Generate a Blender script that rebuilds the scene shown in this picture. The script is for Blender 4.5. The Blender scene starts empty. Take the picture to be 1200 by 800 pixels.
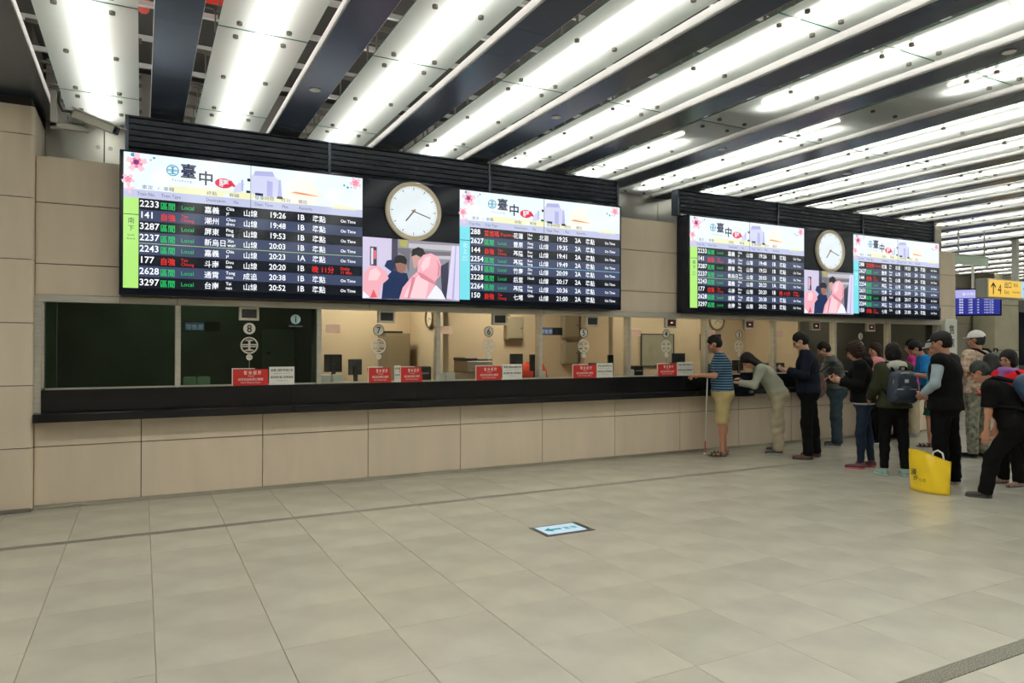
import bpy, math, random
import numpy as np
from mathutils import Vector, Matrix

# ------------------------------------------------------------------ camera, world, exposure
scene = bpy.context.scene
COL = scene.collection
CAM_F, CAM_YAW, CAM_PITCH, CAM_ROLL, CAM_H = 828.7, 0.4823, 0.0074, 0.0017, 1.6
cam = bpy.data.cameras.new('camera')
cam.sensor_width = 36.0
cam.lens = 36.0 * CAM_F / 1200.0
cam.clip_start = 0.05
cam.clip_end = 200
cam_o = bpy.data.objects.new('camera', cam)
COL.objects.link(cam_o)
cam_o.matrix_world = (Matrix.Translation((0, 0, CAM_H)) @ Matrix.Rotation(-CAM_YAW, 4, 'Z')
                      @ Matrix.Rotation(math.pi / 2 + CAM_PITCH, 4, 'X') @ Matrix.Rotation(CAM_ROLL, 4, 'Z'))
scene.camera = cam_o
world = bpy.data.worlds.new('world')
scene.world = world
world.use_nodes = True
world.node_tree.nodes['Background'].inputs[0].default_value = (0.80, 0.86, 0.92, 1)
world.node_tree.nodes['Background'].inputs[1].default_value = 0.10
scene.view_settings.view_transform = 'Standard'
scene.view_settings.look = 'None'
scene.view_settings.gamma = 1
scene.view_settings.exposure = 0.12
scene.render.film_transparent = False
scene.cycles.max_bounces = 8
scene.cycles.transparent_max_bounces = 12
scene.cycles.transmission_bounces = 6
scene.cycles.caustics_reflective = False
scene.cycles.caustics_refractive = False
scene.cycles.sample_clamp_indirect = 6.0

SPOT_W = 94.0
TUBE = 23.0          # emission of the fluorescent tubes

def smooth_area(name, loc, rot, sx, sy, power, color):
    l = bpy.data.lights.new(name, 'AREA'); l.shape = 'RECTANGLE'
    l.size = sx; l.size_y = sy; l.energy = power; l.color = color
    o = bpy.data.objects.new(name, l); COL.objects.link(o)
    o.location = loc; o.rotation_euler = rot
    return o

# pixel (1200 x 800 frame of the photograph) to a point of the place, used to read positions off the photograph
_cy, _sy, _cp, _sp, _cr, _sr = (math.cos(CAM_YAW), math.sin(CAM_YAW), math.cos(CAM_PITCH), math.sin(CAM_PITCH),
                                math.cos(CAM_ROLL), math.sin(CAM_ROLL))
def _ray(px, py):
    a, b = px - 600, py - 400
    x, y = a * _cr + b * _sr, -a * _sr + b * _cr
    r, u = x / CAM_F, -y / CAM_F
    dd, uu = _cp - u * _sp, u * _cp + _sp
    return Vector((r * _cy + dd * _sy, -r * _sy + dd * _cy, uu))
def at_y(px, py, Y):
    v = _ray(px, py); return v * (Y / v.y) + Vector((0, 0, CAM_H))
def at_z(px, py, Z=0.0):
    v = _ray(px, py); return v * ((Z - CAM_H) / v.z) + Vector((0, 0, CAM_H))

# ------------------------------------------------------------------ materials
MATS = {}
def _new(name):
    m = bpy.data.materials.new(name); m.use_nodes = True
    MATS[name] = m
    return m, m.node_tree.nodes, m.node_tree.links, m.node_tree.nodes['Principled BSDF']
def mat(name, color, rough=0.5, metal=0.0, spec=0.5, noise=0.0, nscale=20, bump=0.0, bscale=60, stretch=(1, 1, 1), coat=0.0, objvar=0.0, alpha=1.0):
    if name in MATS: return MATS[name]
    m, N, L, b = _new(name)
    b.inputs['Base Color'].default_value = (*color, 1)
    b.inputs['Roughness'].default_value = rough
    b.inputs['Metallic'].default_value = metal
    b.inputs['Specular IOR Level'].default_value = spec
    b.inputs['Coat Weight'].default_value = coat
    m.diffuse_color = (*color, 1)
    if noise or bump or objvar:
        tc = N.new('ShaderNodeTexCoord'); mp = N.new('ShaderNodeMapping')
        mp.inputs['Scale'].default_value = stretch
        L.new(tc.outputs['Object'], mp.inputs[0])
    src = None
    if noise:
        nz = N.new('ShaderNodeTexNoise'); nz.inputs['Scale'].default_value = nscale; nz.inputs['Detail'].default_value = 5
        L.new(mp.outputs[0], nz.inputs['Vector'])
        rm = N.new('ShaderNodeMapRange'); rm.inputs['From Min'].default_value = 0.3; rm.inputs['From Max'].default_value = 0.7
        rm.inputs['To Min'].default_value = 1 - noise; rm.inputs['To Max'].default_value = 1 + noise
        L.new(nz.outputs['Fac'], rm.inputs['Value']); src = rm.outputs[0]
    if objvar:
        oi = N.new('ShaderNodeObjectInfo')
        r2 = N.new('ShaderNodeMapRange'); r2.inputs['To Min'].default_value = 1 - objvar; r2.inputs['To Max'].default_value = 1 + objvar
        L.new(oi.outputs['Random'], r2.inputs['Value'])
        if src is None: src = r2.outputs[0]
        else:
            mm = N.new('ShaderNodeMath'); mm.operation = 'MULTIPLY'
            L.new(src, mm.inputs[0]); L.new(r2.outputs[0], mm.inputs[1]); src = mm.outputs[0]
    if src is not None:
        vm = N.new('ShaderNodeVectorMath'); vm.operation = 'SCALE'
        vm.inputs[0].default_value = color
        L.new(src, vm.inputs['Scale']); L.new(vm.outputs[0], b.inputs['Base Color'])
    if bump:
        nb = N.new('ShaderNodeTexNoise'); nb.inputs['Scale'].default_value = bscale; nb.inputs['Detail'].default_value = 4
        L.new(mp.outputs[0], nb.inputs['Vector'])
        bp = N.new('ShaderNodeBump'); bp.inputs['Strength'].default_value = bump; bp.inputs['Distance'].default_value = 0.01
        L.new(nb.outputs['Fac'], bp.inputs['Height']); L.new(bp.outputs[0], b.inputs['Normal'])
    return m
def em(name, color, strength=1.0, rough=0.12):
    if name in MATS: return MATS[name]
    m, N, L, b = _new(name)
    b.inputs['Base Color'].default_value = (0.01, 0.01, 0.01, 1)
    b.inputs['Roughness'].default_value = rough
    b.inputs['Emission Color'].default_value = (*color, 1)
    b.inputs['Emission Strength'].default_value = strength
    return m
def frosted(name):
    m, N, L, b = _new(name)
    b.inputs['Base Color'].default_value = (0.80, 0.86, 0.82, 1)
    b.inputs['Roughness'].default_value = 0.12
    tr = N.new('ShaderNodeBsdfTranslucent'); tr.inputs[0].default_value = (0.93, 0.99, 0.95, 1)
    tp = N.new('ShaderNodeBsdfTransparent'); tp.inputs[0].default_value = (0.97, 1, 0.98, 1)
    mx = N.new('ShaderNodeMixShader'); mx.inputs[0].default_value = 0.74
    m2 = N.new('ShaderNodeMixShader'); m2.inputs[0].default_value = 0.12
    L.new(b.outputs[0], mx.inputs[1]); L.new(tr.outputs[0], mx.inputs[2])
    L.new(mx.outputs[0], m2.inputs[1]); L.new(tp.outputs[0], m2.inputs[2])
    L.new(m2.outputs[0], N['Material Output'].inputs[0])
    return m
def pane_glass(name, tint, refl=0.05, rough=0.0):
    m, N, L, b = _new(name)
    tp = N.new('ShaderNodeBsdfTransparent'); tp.inputs[0].default_value = (*tint, 1)
    gl = N.new('ShaderNodeBsdfGlossy'); gl.inputs['Roughness'].default_value = rough
    fr = N.new('ShaderNodeFresnel'); fr.inputs[0].default_value = 1.45
    ad = N.new('ShaderNodeMath'); ad.operation = 'ADD'; ad.inputs[1].default_value = refl; ad.use_clamp = True
    L.new(fr.outputs[0], ad.inputs[0])
    mx = N.new('ShaderNodeMixShader')
    ge = N.new('ShaderNodeNewGeometry'); inv = N.new('ShaderNodeMath'); inv.operation = 'SUBTRACT'; inv.inputs[0].default_value = 1.0
    L.new(ge.outputs['Backfacing'], inv.inputs[1])
    mu = N.new('ShaderNodeMath'); mu.operation = 'MULTIPLY'; L.new(ad.outputs[0], mu.inputs[0]); L.new(inv.outputs[0], mu.inputs[1])
    L.new(mu.outputs[0], mx.inputs[0]); L.new(tp.outputs[0], mx.inputs[1]); L.new(gl.outputs[0], mx.inputs[2])
    L.new(mx.outputs[0], N['Material Output'].inputs[0])
    return m

STONE_PANEL = mat('beige_wall_stone', (0.70, 0.59, 0.465), 0.38, noise=0.05, nscale=5, bump=0.03, bscale=120, stretch=(1, 1, 0.15), objvar=0.035, spec=0.4)
FLOORM = mat('polished_floor_stone', (0.44, 0.42, 0.35), 0.25, noise=0.10, nscale=2.2, bump=0.02, bscale=220, objvar=0.045, spec=0.5)
GROUT = mat('dark_grout', (0.16, 0.14, 0.105), 0.8)
GRAVEL = mat('speckled_pebble_strip', (0.17, 0.16, 0.13), 0.6, noise=0.9, nscale=160, bump=0.5, bscale=160)
JOINT = mat('dark_joint', (0.035, 0.03, 0.025), 0.8)
STEEL = mat('brushed_steel', (0.66, 0.63, 0.56), 0.32, metal=0.7, noise=0.10, nscale=8, stretch=(0.3, 1, 6))
STEEL_D = mat('dull_steel', (0.33, 0.32, 0.29), 0.38, metal=1.0)
STEELP = mat('satin_steel_panel', (0.62, 0.60, 0.55), 0.28, metal=0.85, objvar=0.04)
BLACK_STONE = mat('black_polished_stone', (0.006, 0.006, 0.007), 0.22, spec=0.45, noise=0.3, nscale=200)
BEAMM = mat('blue_grey_beam_sheet', (0.060, 0.080, 0.120), 0.26, metal=0.35, spec=0.5)
WHITE_UP = mat('white_painted_flange', (0.72, 0.71, 0.70), 0.45)
VOIDM = mat('dark_ceiling_void', (0.05, 0.045, 0.04), 0.8)
RAIL = mat('galvanised_rail', (0.60, 0.60, 0.58), 0.45, metal=0.5)
REDP = mat('red_pipe_paint', (0.62, 0.03, 0.02), 0.4)
FROST = frosted('frosted_glass')
EDGE_G = mat('green_glass_edge', (0.10, 0.22, 0.17), 0.2)
BOLTM = mat('dark_steel_bolt', (0.16, 0.15, 0.13), 0.35, metal=0.8)
TUBEM = em('fluorescent_tube_light', (1.0, 0.975, 0.90), TUBE)
LOUV = mat('black_blue_louvre', (0.045, 0.056, 0.080), 0.33, metal=0.6, spec=0.6)
CASE = mat('black_gloss_casing', (0.006, 0.009, 0.018), 0.14, spec=0.25)
CONC = mat('fair_faced_concrete', (0.25, 0.225, 0.18), 0.7, noise=0.15, nscale=1.5, bump=0.05, bscale=30)
CONC2 = mat('pale_concrete_column', (0.42, 0.38, 0.28), 0.7, noise=0.10, nscale=2, bump=0.05, bscale=30)
BLACKP = mat('black_plastic', (0.012, 0.012, 0.013), 0.4)
DGREY = mat('dark_grey_plastic', (0.05, 0.05, 0.052), 0.5)
GREYP = mat('grey_plastic', (0.30, 0.29, 0.27), 0.5)
CREAM = mat('cream_plastic', (0.62, 0.58, 0.48), 0.45)
WHITEP = mat('white_plastic', (0.78, 0.76, 0.70), 0.4)
PAPER = mat('white_paper', (0.80, 0.80, 0.74), 0.7)
REDS = mat('red_sign_acrylic', (0.50, 0.018, 0.015), 0.35)
INK = mat('black_ink', (0.015, 0.015, 0.015), 0.6)
CWALL = mat('cream_booth_wall', (0.64, 0.50, 0.35), 0.7)
GREEN_D = mat('dark_green_interior', (0.085, 0.115, 0.090), 0.7, noise=0.2, nscale=3)  # dark tone stands in for the unlit room behind the left windows
GLASS = pane_glass('clear_window_glass', (0.93, 0.96, 0.94), 0.03)
GLASS_D = pane_glass('dark_green_window_glass', (0.55, 0.68, 0.58), 0.02)

# ------------------------------------------------------------------ mesh builder
class MB:
    def __init__(s):
        s.v = []; s.f = []; s.mi = []; s.cur = 0
    def add(s, vs, fs):
        n = len(s.v); s.v.extend([tuple(p) for p in vs])
        s.f.extend([tuple(i + n for i in f) for f in fs]); s.mi.extend([s.cur] * len(fs))
        return s
    def box(s, x0, x1, y0, y1, z0, z1):
        vs = [(x, y, z) for z in (z0, z1) for y in (y0, y1) for x in (x0, x1)]
        return s.add(vs, [(0, 2, 3, 1), (4, 5, 7, 6), (0, 1, 5, 4), (2, 6, 7, 3), (0, 4, 6, 2), (1, 3, 7, 5)])
    def bbox(s, x0, x1, y0, y1, z0, z1, b=0.004):
        # box with all edges chamfered
        vs = []; fs = []
        lo, hi = (x0, y0, z0), (x1, y1, z1)
        idx = {}
        for sx in (0, 1):
            for sy in (0, 1):
                for sz in (0, 1):
                    c = [(lo, hi)[t][i] for i, t in enumerate((sx, sy, sz))]
                    for ax in range(3):
                        p = list(c)
                        for o in range(3):
                            if o != ax: p[o] += b * (1 if (sx, sy, sz)[o] == 0 else -1)
                        idx[(sx, sy, sz, ax)] = len(vs); vs.append(p)
        for ax in range(3):
            o1, o2 = [(1, 2), (2, 0), (0, 1)][ax]
            for t in (0, 1):
                q = []
                for a, c in ((0, 0), (1, 0), (1, 1), (0, 1)):
                    k = [0, 0, 0]; k[ax] = t; k[o1] = a; k[o2] = c
                    q.append(idx[(*k, ax)])
                fs.append(q if t else q[::-1])
            # edges along ax
            for a in (0, 1):
                for c in (0, 1):
                    k0 = [0, 0, 0]; k0[o1] = a; k0[o2] = c
                    k1 = list(k0); k1[ax] = 1
                    q = [idx[(*k0, o1)], idx[(*k1, o1)], idx[(*k1, o2)], idx[(*k0, o2)]]
                    fs.append(q if (a == c) else q[::-1])
        for sx in (0, 1):
            for sy in (0, 1):
                for sz in (0, 1):
                    q = [idx[(sx, sy, sz, a)] for a in range(3)]
                    fs.append(q if (sx + sy + sz) % 2 else q[::-1])
        return s.add(vs, fs)
    def tube(s, pts, r, n=8, caps=True):
        pts = [Vector(p) for p in pts]; rs = r if isinstance(r, (list, tuple)) else [r] * len(pts)
        vs = []; fs = []
        up = None
        for i, p in enumerate(pts):
            d = (pts[min(i + 1, len(pts) - 1)] - pts[max(i - 1, 0)]).normalized()
            if up is None:
                up = d.cross(Vector((0, 0, 1)))
                if up.length < 0.1: up = d.cross(Vector((1, 0, 0)))
            up = (up - d * up.dot(d)).normalized(); w = d.cross(up)
            for k in range(n):
                a = 2 * math.pi * k / n
                vs.append(p + (up * math.cos(a) + w * math.sin(a)) * rs[i])
        for i in range(len(pts) - 1):
            for k in range(n):
                a, b = i * n + k, i * n + (k + 1) % n
                fs.append((a, b, b + n, a + n))
        if caps:
            fs.append(tuple(range(n))[::-1]); fs.append(tuple(range((len(pts) - 1) * n, len(pts) * n)))
        return s.add(vs, fs)
    def cyl(s, c, axis, r, h, n=12):
        c = Vector(c); a = Vector(axis).normalized() * h
        return s.tube([c, c + a], r, n)
    def prism(s, poly, o, ux, uy, depth):
        # 2-D polygon in the plane (o, ux, uy) with thickness along ux x uy
        o, ux, uy = Vector(o), Vector(ux), Vector(uy); nz = ux.cross(uy).normalized() * depth
        n = len(poly)
        vs = [o + ux * a + uy * b for a, b in poly] + [o + ux * a + uy * b + nz for a, b in poly]
        fs = [tuple(range(n))[::-1], tuple(range(n, 2 * n))] + [(i, (i + 1) % n, (i + 1) % n + n, i + n) for i in range(n)]
        return s.add(vs, fs)
    def flat(s, poly, o, ux, uy):
        o, ux, uy = Vector(o), Vector(ux), Vector(uy)
        return s.add([o + ux * a + uy * b for a, b in poly], [tuple(range(len(poly)))])
    def ring(s, c, ux, uy, r0, r1, depth, n=40, a0=0.0, a1=2 * math.pi):
        c, ux, uy = Vector(c), Vector(ux), Vector(uy); nz = ux.cross(uy).normalized() * depth
        full = abs(a1 - a0 - 2 * math.pi) < 1e-6
        m = n if full else n + 1
        vs = []
        for k in range(m):
            a = a0 + (a1 - a0) * k / n
            d = ux * math.cos(a) + uy * math.sin(a)
            vs += [c + d * r0, c + d * r1, c + d * r1 + nz, c + d * r0 + nz]
        fs = []
        for k in range(n):
            a, b = 4 * k, 4 * ((k + 1) % m)
            for j in range(4):
                fs.append((a + j, b + j, b + (j + 1) % 4, a + (j + 1) % 4))
        return s.add(vs, fs)
    def ell(s, c, r, n=16, m=10, R=None):
        c = Vector(c); vs = []; fs = []
        for i in range(m + 1):
            t = math.pi * i / m
            for k in range(n):
                p = 2 * math.pi * k / n
                v = Vector((r[0] * math.sin(t) * math.cos(p), r[1] * math.sin(t) * math.sin(p), r[2] * math.cos(t)))
                if R is not None: v = R @ v
                vs.append(c + v)
        for i in range(m):
            for k in range(n):
                a, b = i * n + k, i * n + (k + 1) % n
                fs.append((a, a + n, b + n, b))
        return s.add(vs, fs)
    def text(s, body, o, ux, uy, size, align='l', bold=0.012, sx=1.0):
        vs, fs, w = glyphs(body, bold)
        off = {'l': 0, 'c': -w / 2, 'r': -w}[align]
        o, ux, uy = Vector(o), Vector(ux), Vector(uy)
        return s.add([o + ux * ((x + off) * size * sx) + uy * (y * size) for x, y in vs], fs)
    def mesh(s, name, mats, smooth=False, org=(0, 0, 0)):
        me = bpy.data.meshes.new(name)
        ox, oy, oz = org
        me.from_pydata([(x - ox, y - oy, z - oz) for x, y, z in s.v], [], s.f)
        for m in (mats if isinstance(mats, (list, tuple)) else [mats]): me.materials.append(m)
        if any(s.mi): me.polygons.foreach_set('material_index', s.mi)
        if smooth: me.polygons.foreach_set('use_smooth', [True] * len(me.polygons))
        me.update()
        return me
    def build(s, name, mats, parent=None, smooth=False, org=None):
        o = origin_of(parent) if org is None else org
        ob = bpy.data.objects.new(name, s.mesh(name, mats, smooth, o)); COL.objects.link(ob)
        if parent is not None: ob.parent = parent
        else: ob.location = o
        return ob
_G = {}
def glyphs(body, bold):
    key = (body, bold)
    if key not in _G:
        c = bpy.data.curves.new('lettering', 'FONT'); c.body = body; c.resolution_u = 2; c.offset = bold
        o = bpy.data.objects.new('lettering', c)
        m = bpy.data.meshes.new_from_object(o)
        vs = [(v.co.x, v.co.y) for v in m.vertices]; fs = [tuple(p.vertices) for p in m.polygons]
        _G[key] = (vs, fs, max((v[0] for v in vs), default=0))
        bpy.data.objects.remove(o); bpy.data.curves.remove(c); bpy.data.meshes.remove(m)
    return _G[key]
def origin_of(p):
    # things are built in world coordinates; everything below a thing keeps the thing's origin
    while p is not None and p.parent is not None: p = p.parent
    return tuple(p.location) if p is not None else (0, 0, 0)
def thing(name, label, cat, loc=(0, 0, 0), group=None):
    o = bpy.data.objects.new(name, None); COL.objects.link(o); o.location = loc
    o.empty_display_size = 0.1
    return tag(o, label, cat, group)
def tag(o, label, cat, group=None):
    o['label'] = label; o['category'] = cat
    if group: o['group'] = group
    return o
def struct(o):
    o['kind'] = 'structure'; return o
def copy_tree(o, parent=None):
    c = o.copy(); COL.objects.link(c)
    if parent is not None: c.parent = parent
    for ch in list(o.children): copy_tree(ch, c)
    return c
X3, Y3, Z3 = Vector((1, 0, 0)), Vector((0, 1, 0)), Vector((0, 0, 1))
WALL_Y = 8.285
REC_Y = 9.05           # the steel-clad wall above the beige one stands back
NUMW = ['', 'one', 'two', 'three', 'four', 'five', 'six', 'seven', 'eight']
END_X = 14.2          # where the ticket-office wall ends
rnd = random.Random(7)

# ------------------------------------------------------------------ floor
fl = struct(MB().box(-7, 36, -6, 15, -0.2, -0.006).build('floor', GROUT))
def tile_mesh(w, d):
    m = MB(); b = 0.0018; h = 0.012
    m.add([(-w, -d, -h), (w, -d, -h), (w, d, -h), (-w, d, -h), (-w, -d, -b), (w, -d, -b), (w, d, -b), (-w, d, -b),
           (-w + b, -d + b, 0), (w - b, -d + b, 0), (w - b, d - b, 0), (-w + b, d - b, 0)],
          [(8, 9, 10, 11)] + [(i, (i + 1) % 4, (i + 1) % 4 + 4, i + 4) for i in range(4)] + [(i + 4, (i + 1) % 4 + 4, (i + 1) % 4 + 8, i + 8) for i in range(4)])
    return m
ys = [(2.05 - 0.575 * (k + 1), 2.05 - 0.575 * k) for k in range(14)] + [(2.15 + 0.575 * k, 2.15 + 0.575 * (k + 1)) for k in range(8)] \
     + [(6.85, 7.425), (7.425, 8.0), (8.0, 8.27)] 
far = [(8.27 + 0.575 * k, 8.27 + 0.575 * (k + 1)) for k in range(11)]
tiles = []
for (y0, y1) in ys + far:
    for i in range(-11, 58):
        x0 = 0.07 + 0.6 * i
        if y0 >= 8.2 and x0 < END_X - 0.05: continue
        cx, cy = x0 + 0.3, (y0 + y1) / 2
        d = cx * _sy + cy * _cy; r = cx * _cy - cy * _sy
        vis = d > 1.5 and abs(r) < d * 0.78 and d < 30 and cy * _cy + cx * _sy > 2.2
        tiles.append((0 if vis else 1, math.hypot(cx, cy), cx, cy, y1 - y0))
tiles.sort()
g = 0.0014
_tm = {}
for k, (nv, dist, cx, cy, dd) in enumerate(tiles[:295]):
    key = round(dd, 3)
    if key not in _tm: _tm[key] = tile_mesh(0.3 - g, dd / 2 - g).mesh('tile', FLOORM)
    o = bpy.data.objects.new('tile', _tm[key]); COL.objects.link(o); o.parent = fl
    o.location = (cx, cy, rnd.uniform(-0.0006, 0.0006)); o.rotation_euler = (rnd.uniform(-6e-4, 6e-4), rnd.uniform(-6e-4, 6e-4), 0)
m = MB()
for (nv, dist, cx, cy, dd) in tiles[295:]:
    t = tile_mesh(0.3 - g, dd / 2 - g); m.add([(x + cx, y + cy, z) for x, y, z in t.v], t.f)
o = m.build('tile', FLOORM, fl); o['kind'] = 'stuff'
for ya, yb in ((2.05, 2.15), (6.75, 6.85)):
    MB().box(-7, 36, ya + 0.003, yb - 0.003, -0.012, -0.0005).build('pebble_strip', GRAVEL, fl)

# ------------------------------------------------------------------ ticket office wall
W_TOP = 4.72
wb = MB(); Yb = WALL_Y + 0.02
wb.box(-0.93, END_X, Yb, Yb + 0.25, 0, 1.16)                 # below the windows
wb.box(-0.93, END_X, Yb, Yb + 0.25, 2.07, 3.46)              # above them
wb.box(-0.93, END_X, Yb + 0.25, REC_Y + 0.2, 3.38, 3.46)
wb.box(-0.955, END_X, REC_Y + 0.02, REC_Y + 0.2, 3.46, W_TOP)
wb.box(-0.93, -0.88, Yb, Yb + 0.25, 1.16, 2.07)
wb.box(13.72, END_X, Yb, Yb + 0.25, 1.16, 2.07)
wall = struct(wb.build('wall_back', JOINT))
def panel(par, x0, x1, z0, z1, y, mt=STONE_PANEL, gap=0.004, th=0.022):
    o = MB().bbox(x0 + gap, x1 - gap, y, y + th, z0 + gap, z1 - gap, 0.0025).build('panel', mt, par)
    return o
xs = [-0.93, 0.0] + [1.2 * k for k in range(1, 12)] + [END_X]
for a, b in zip(xs, xs[1:]):
    panel(wall, a, b, 0.035, 0.61, WALL_Y)
    panel(wall, a, b, 0.61, 0.86, WALL_Y)
for a, b in zip([-0.93, 0.27, 1.47, 2.67, 3.87, 5.07, 6.22 - 0.3, 7.42, 8.62, 9.82, 11.02, 12.22, 13.42], [0.27, 1.47, 2.67, 3.87, 5.07, 5.92, 7.42, 8.62, 9.82, 11.02, 12.22, 13.42, END_X]):
    for z0, z1 in ((2.10, 2.41), (2.41, 3.01), (3.01, 3.47)):
        panel(wall, a, b, z0, z1, WALL_Y)
for z0, z1 in ((0.86, 1.2), (1.2, 1.82), (1.82, 2.10)):
    panel(wall, 13.74, END_X, z0, z1, WALL_Y)
m = 0
for a, b in zip([-0.93, -0.38, 0.8, 2.0, 3.2, 4.4, 5.6, 6.5, 7.4, 8.6, 9.8, 11.0, 12.2, 13.1], [-0.38, 0.8, 2.0, 3.2, 4.4, 5.6, 6.5, 7.4, 8.6, 9.8, 11.0, 12.2, 13.1, END_X]):
    panel(wall, a, b, 3.462, 4.7, REC_Y, STEELP, 0.003)
# screw caps of the steel panels
for x in (-0.44, -0.32, 6.44, 6.56, 13.04, 13.16):
    MB().cyl((x, REC_Y - 0.008, 3.80), (0, 1, 0), 0.022, 0.01).build('screw_cap', STEEL_D, wall)
struct(MB().box(-0.93, END_X, WALL_Y - 0.010, WALL_Y + 0.02, 0.0, 0.040).build('baseboard_back', mat('bright_steel_skirting', (0.75, 0.73, 0.66), 0.22, metal=1.0)))
struct(MB().box(-3.2, -0.94, 8.19, 8.2, 0.0, 0.04).build('baseboard_left', STEEL_D))
# left pier
wl = struct(MB().box(-3.2, -0.955, 8.215, 9.3, 0, W_TOP).build('wall_left', JOINT))
for z0, z1 in ((0.02, 0.615), (0.615, 1.217), (1.217, 1.822), (1.822, 2.435), (2.435, 3.033), (3.033, 3.64), (3.64, 3.92)):
    for x0, x1 in ((-3.2, -2.13), (-2.13, -0.93)):
        z0_, z1_ = z0 + .004, z1 - .004
        m = MB(); r = 0.03; th = 0.03
        if x1 > -1:   # rounded outer corner, returns to the wall
            pts = [(x0 + .004, 8.2), (x1 - r, 8.2)] + [(x1 - r + r * math.sin(a), 8.2 + r - r * math.cos(a)) for a in (0.4, 0.8, 1.2, 1.57)] + [(x1, 8.29), (x1 - 0.025, 8.29), (x1 - 0.025, 8.225), (x0 + .004, 8.225)]
        else:
            pts = [(x0 + .004, 8.2), (x1 - .004, 8.2), (x1 - .004, 8.225), (x0 + .004, 8.225)]
        m.prism(pts, (0, 0, z0_), X3, Y3, z1_ - z0_)
        m.build('panel', STONE_PANEL, wl)
MB().bbox(-0.955, -0.93, 8.30, REC_Y, 3.465, 3.915, 0.002).build('panel', STONE_PANEL, wl)
# end wall of the office beyond the corner, far walls
struct(MB().box(END_X - 0.24, END_X - 0.002, 8.56, 14.0, 0, W_TOP).build('wall_right', CONC))
for z0, z1 in ((0.0, 1.2), (1.2, 2.4), (2.4, 3.6), (3.6, 4.3)):
    for y0, y1 in ((8.31, 9.5), (9.5, 10.7), (10.7, 11.9), (11.9, 13.1), (13.1, 13.99)):
        MB().box(END_X - 0.002, END_X + 0.010, max(y0, 8.565) + .005, y1 - .005, z0 + .005, z1 - .005).build('concrete_panel', CONC, COL.objects['wall_right'])
wf = struct(MB().box(END_X, 36, 14.03, 14.3, 0, W_TOP + 0.1).build('wall_far', JOINT))
for i in range(9):
    x0 = END_X + 2.4 * i
    for z0, z1 in ((0.0, 1.2), (1.2, 2.4), (2.4, 3.6), (3.6, 4.7)):
        MB().box(x0 + 0.006, x0 + 2.394, 14.0, 14.05, z0 + 0.006, z1 - 0.006).build('concrete_panel', CONC, wf)
struct(MB().box(36, 36.2, -6, 14.3, 0, 4.8).build('wall_east', CONC))
struct(MB().box(-7.2, -7, -6, 9.3, 0, 4.8).build('wall_west', CONC))
struct(MB().box(-7, 36, -6.2, -6, 0, 4.8).build('wall_front', CONC))
struct(MB().box(-7, -3.2, 8.2, 8.4, 0, 4.8).build('wall_left_far', STONE_PANEL))
p0, p1 = at_y(1166, 400, 13.2), at_y(1194, 400, 13.2)
cf = thing('concrete_column', 'pale square concrete column far back under the yellow exit sign', 'column', ((p0.x + p1.x) / 2, 13.5, 0))
for z0, z1 in ((0, 1.5), (1.5, 3.0), (3.0, 4.6)):
    MB().bbox(p0.x, p1.x, 13.2, 13.9, z0 + 0.005, z1 - 0.005, 0.02).build('column_section', CONC2, cf)

# ------------------------------------------------------------------ counter: ledge, black fascia, steel header
ct = thing('counter_ledge', 'long black polished stone counter ledge under the ticket windows', 'counter', (6.4, 8.2, 0.86))
lx = [-0.92] + [1.5 * k for k in range(1, 10)] + [13.74]
for a, b in zip(lx, lx[1:]):
    MB().bbox(a, b, 8.085, 8.284, 0.862, 0.945, 0.006).build('ledge_slab', BLACK_STONE, ct)
    MB().bbox(max(a, -0.87), b, 8.245, 8.284, 0.945, 1.165, 0.002).build('fascia_slab', BLACK_STONE, ct)
fx = [0.34 + 1.48 * k for k in range(10)]
t1 = MB().box(-0.89, 13.74, 8.245, 8.40, 2.035, 2.10)
struct(t1.build('trim_1', STEEL))
for x in (-0.2, 0.33, 2.4, 4.8, 7.2, 9.6, 12.0):
    struct(MB().box(x - 0.002, x + 0.002, 8.2425, 8.246, 2.036, 2.099).build('trim_2', JOINT))
struct(MB().box(-0.93, -0.87, 8.26, 8.40, 0.946, 2.10).build('trim_3', STEEL))
struct(MB().box(13.66, 13.74, 8.25, 8.40, 0.946, 2.035).build('trim_4', STEEL))

# windows
edges = [-0.87] + fx
for i, (a, b) in enumerate(zip(edges, edges[1:])):
    dark = i in (0, 1, 8, 9)
    w = MB().box(a + 0.03, b - 0.03, 8.330, 8.338, 1.18, 2.035)
    win = struct(w.build('window_%d' % (i + 1), GLASS_D if i < 2 else GLASS, org=(a, 8.33, 1.16)))
    def part(mb, nm, mt=STEEL): return mb.build(nm, mt, win)
    part(MB().bbox(b - 0.027, b + 0.027, 8.29, 8.40, 1.166, 2.034, 0.002), 'mullion')
    part(MB().box(a + 0.028, b - 0.028, 8.30, 8.36, 1.166, 1.182), 'sill_rail')
    if i == 0: part(MB().box(a - 0.0, a + 0.02, 8.29, 8.36, 1.182, 2.034), 'side_rail')

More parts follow.
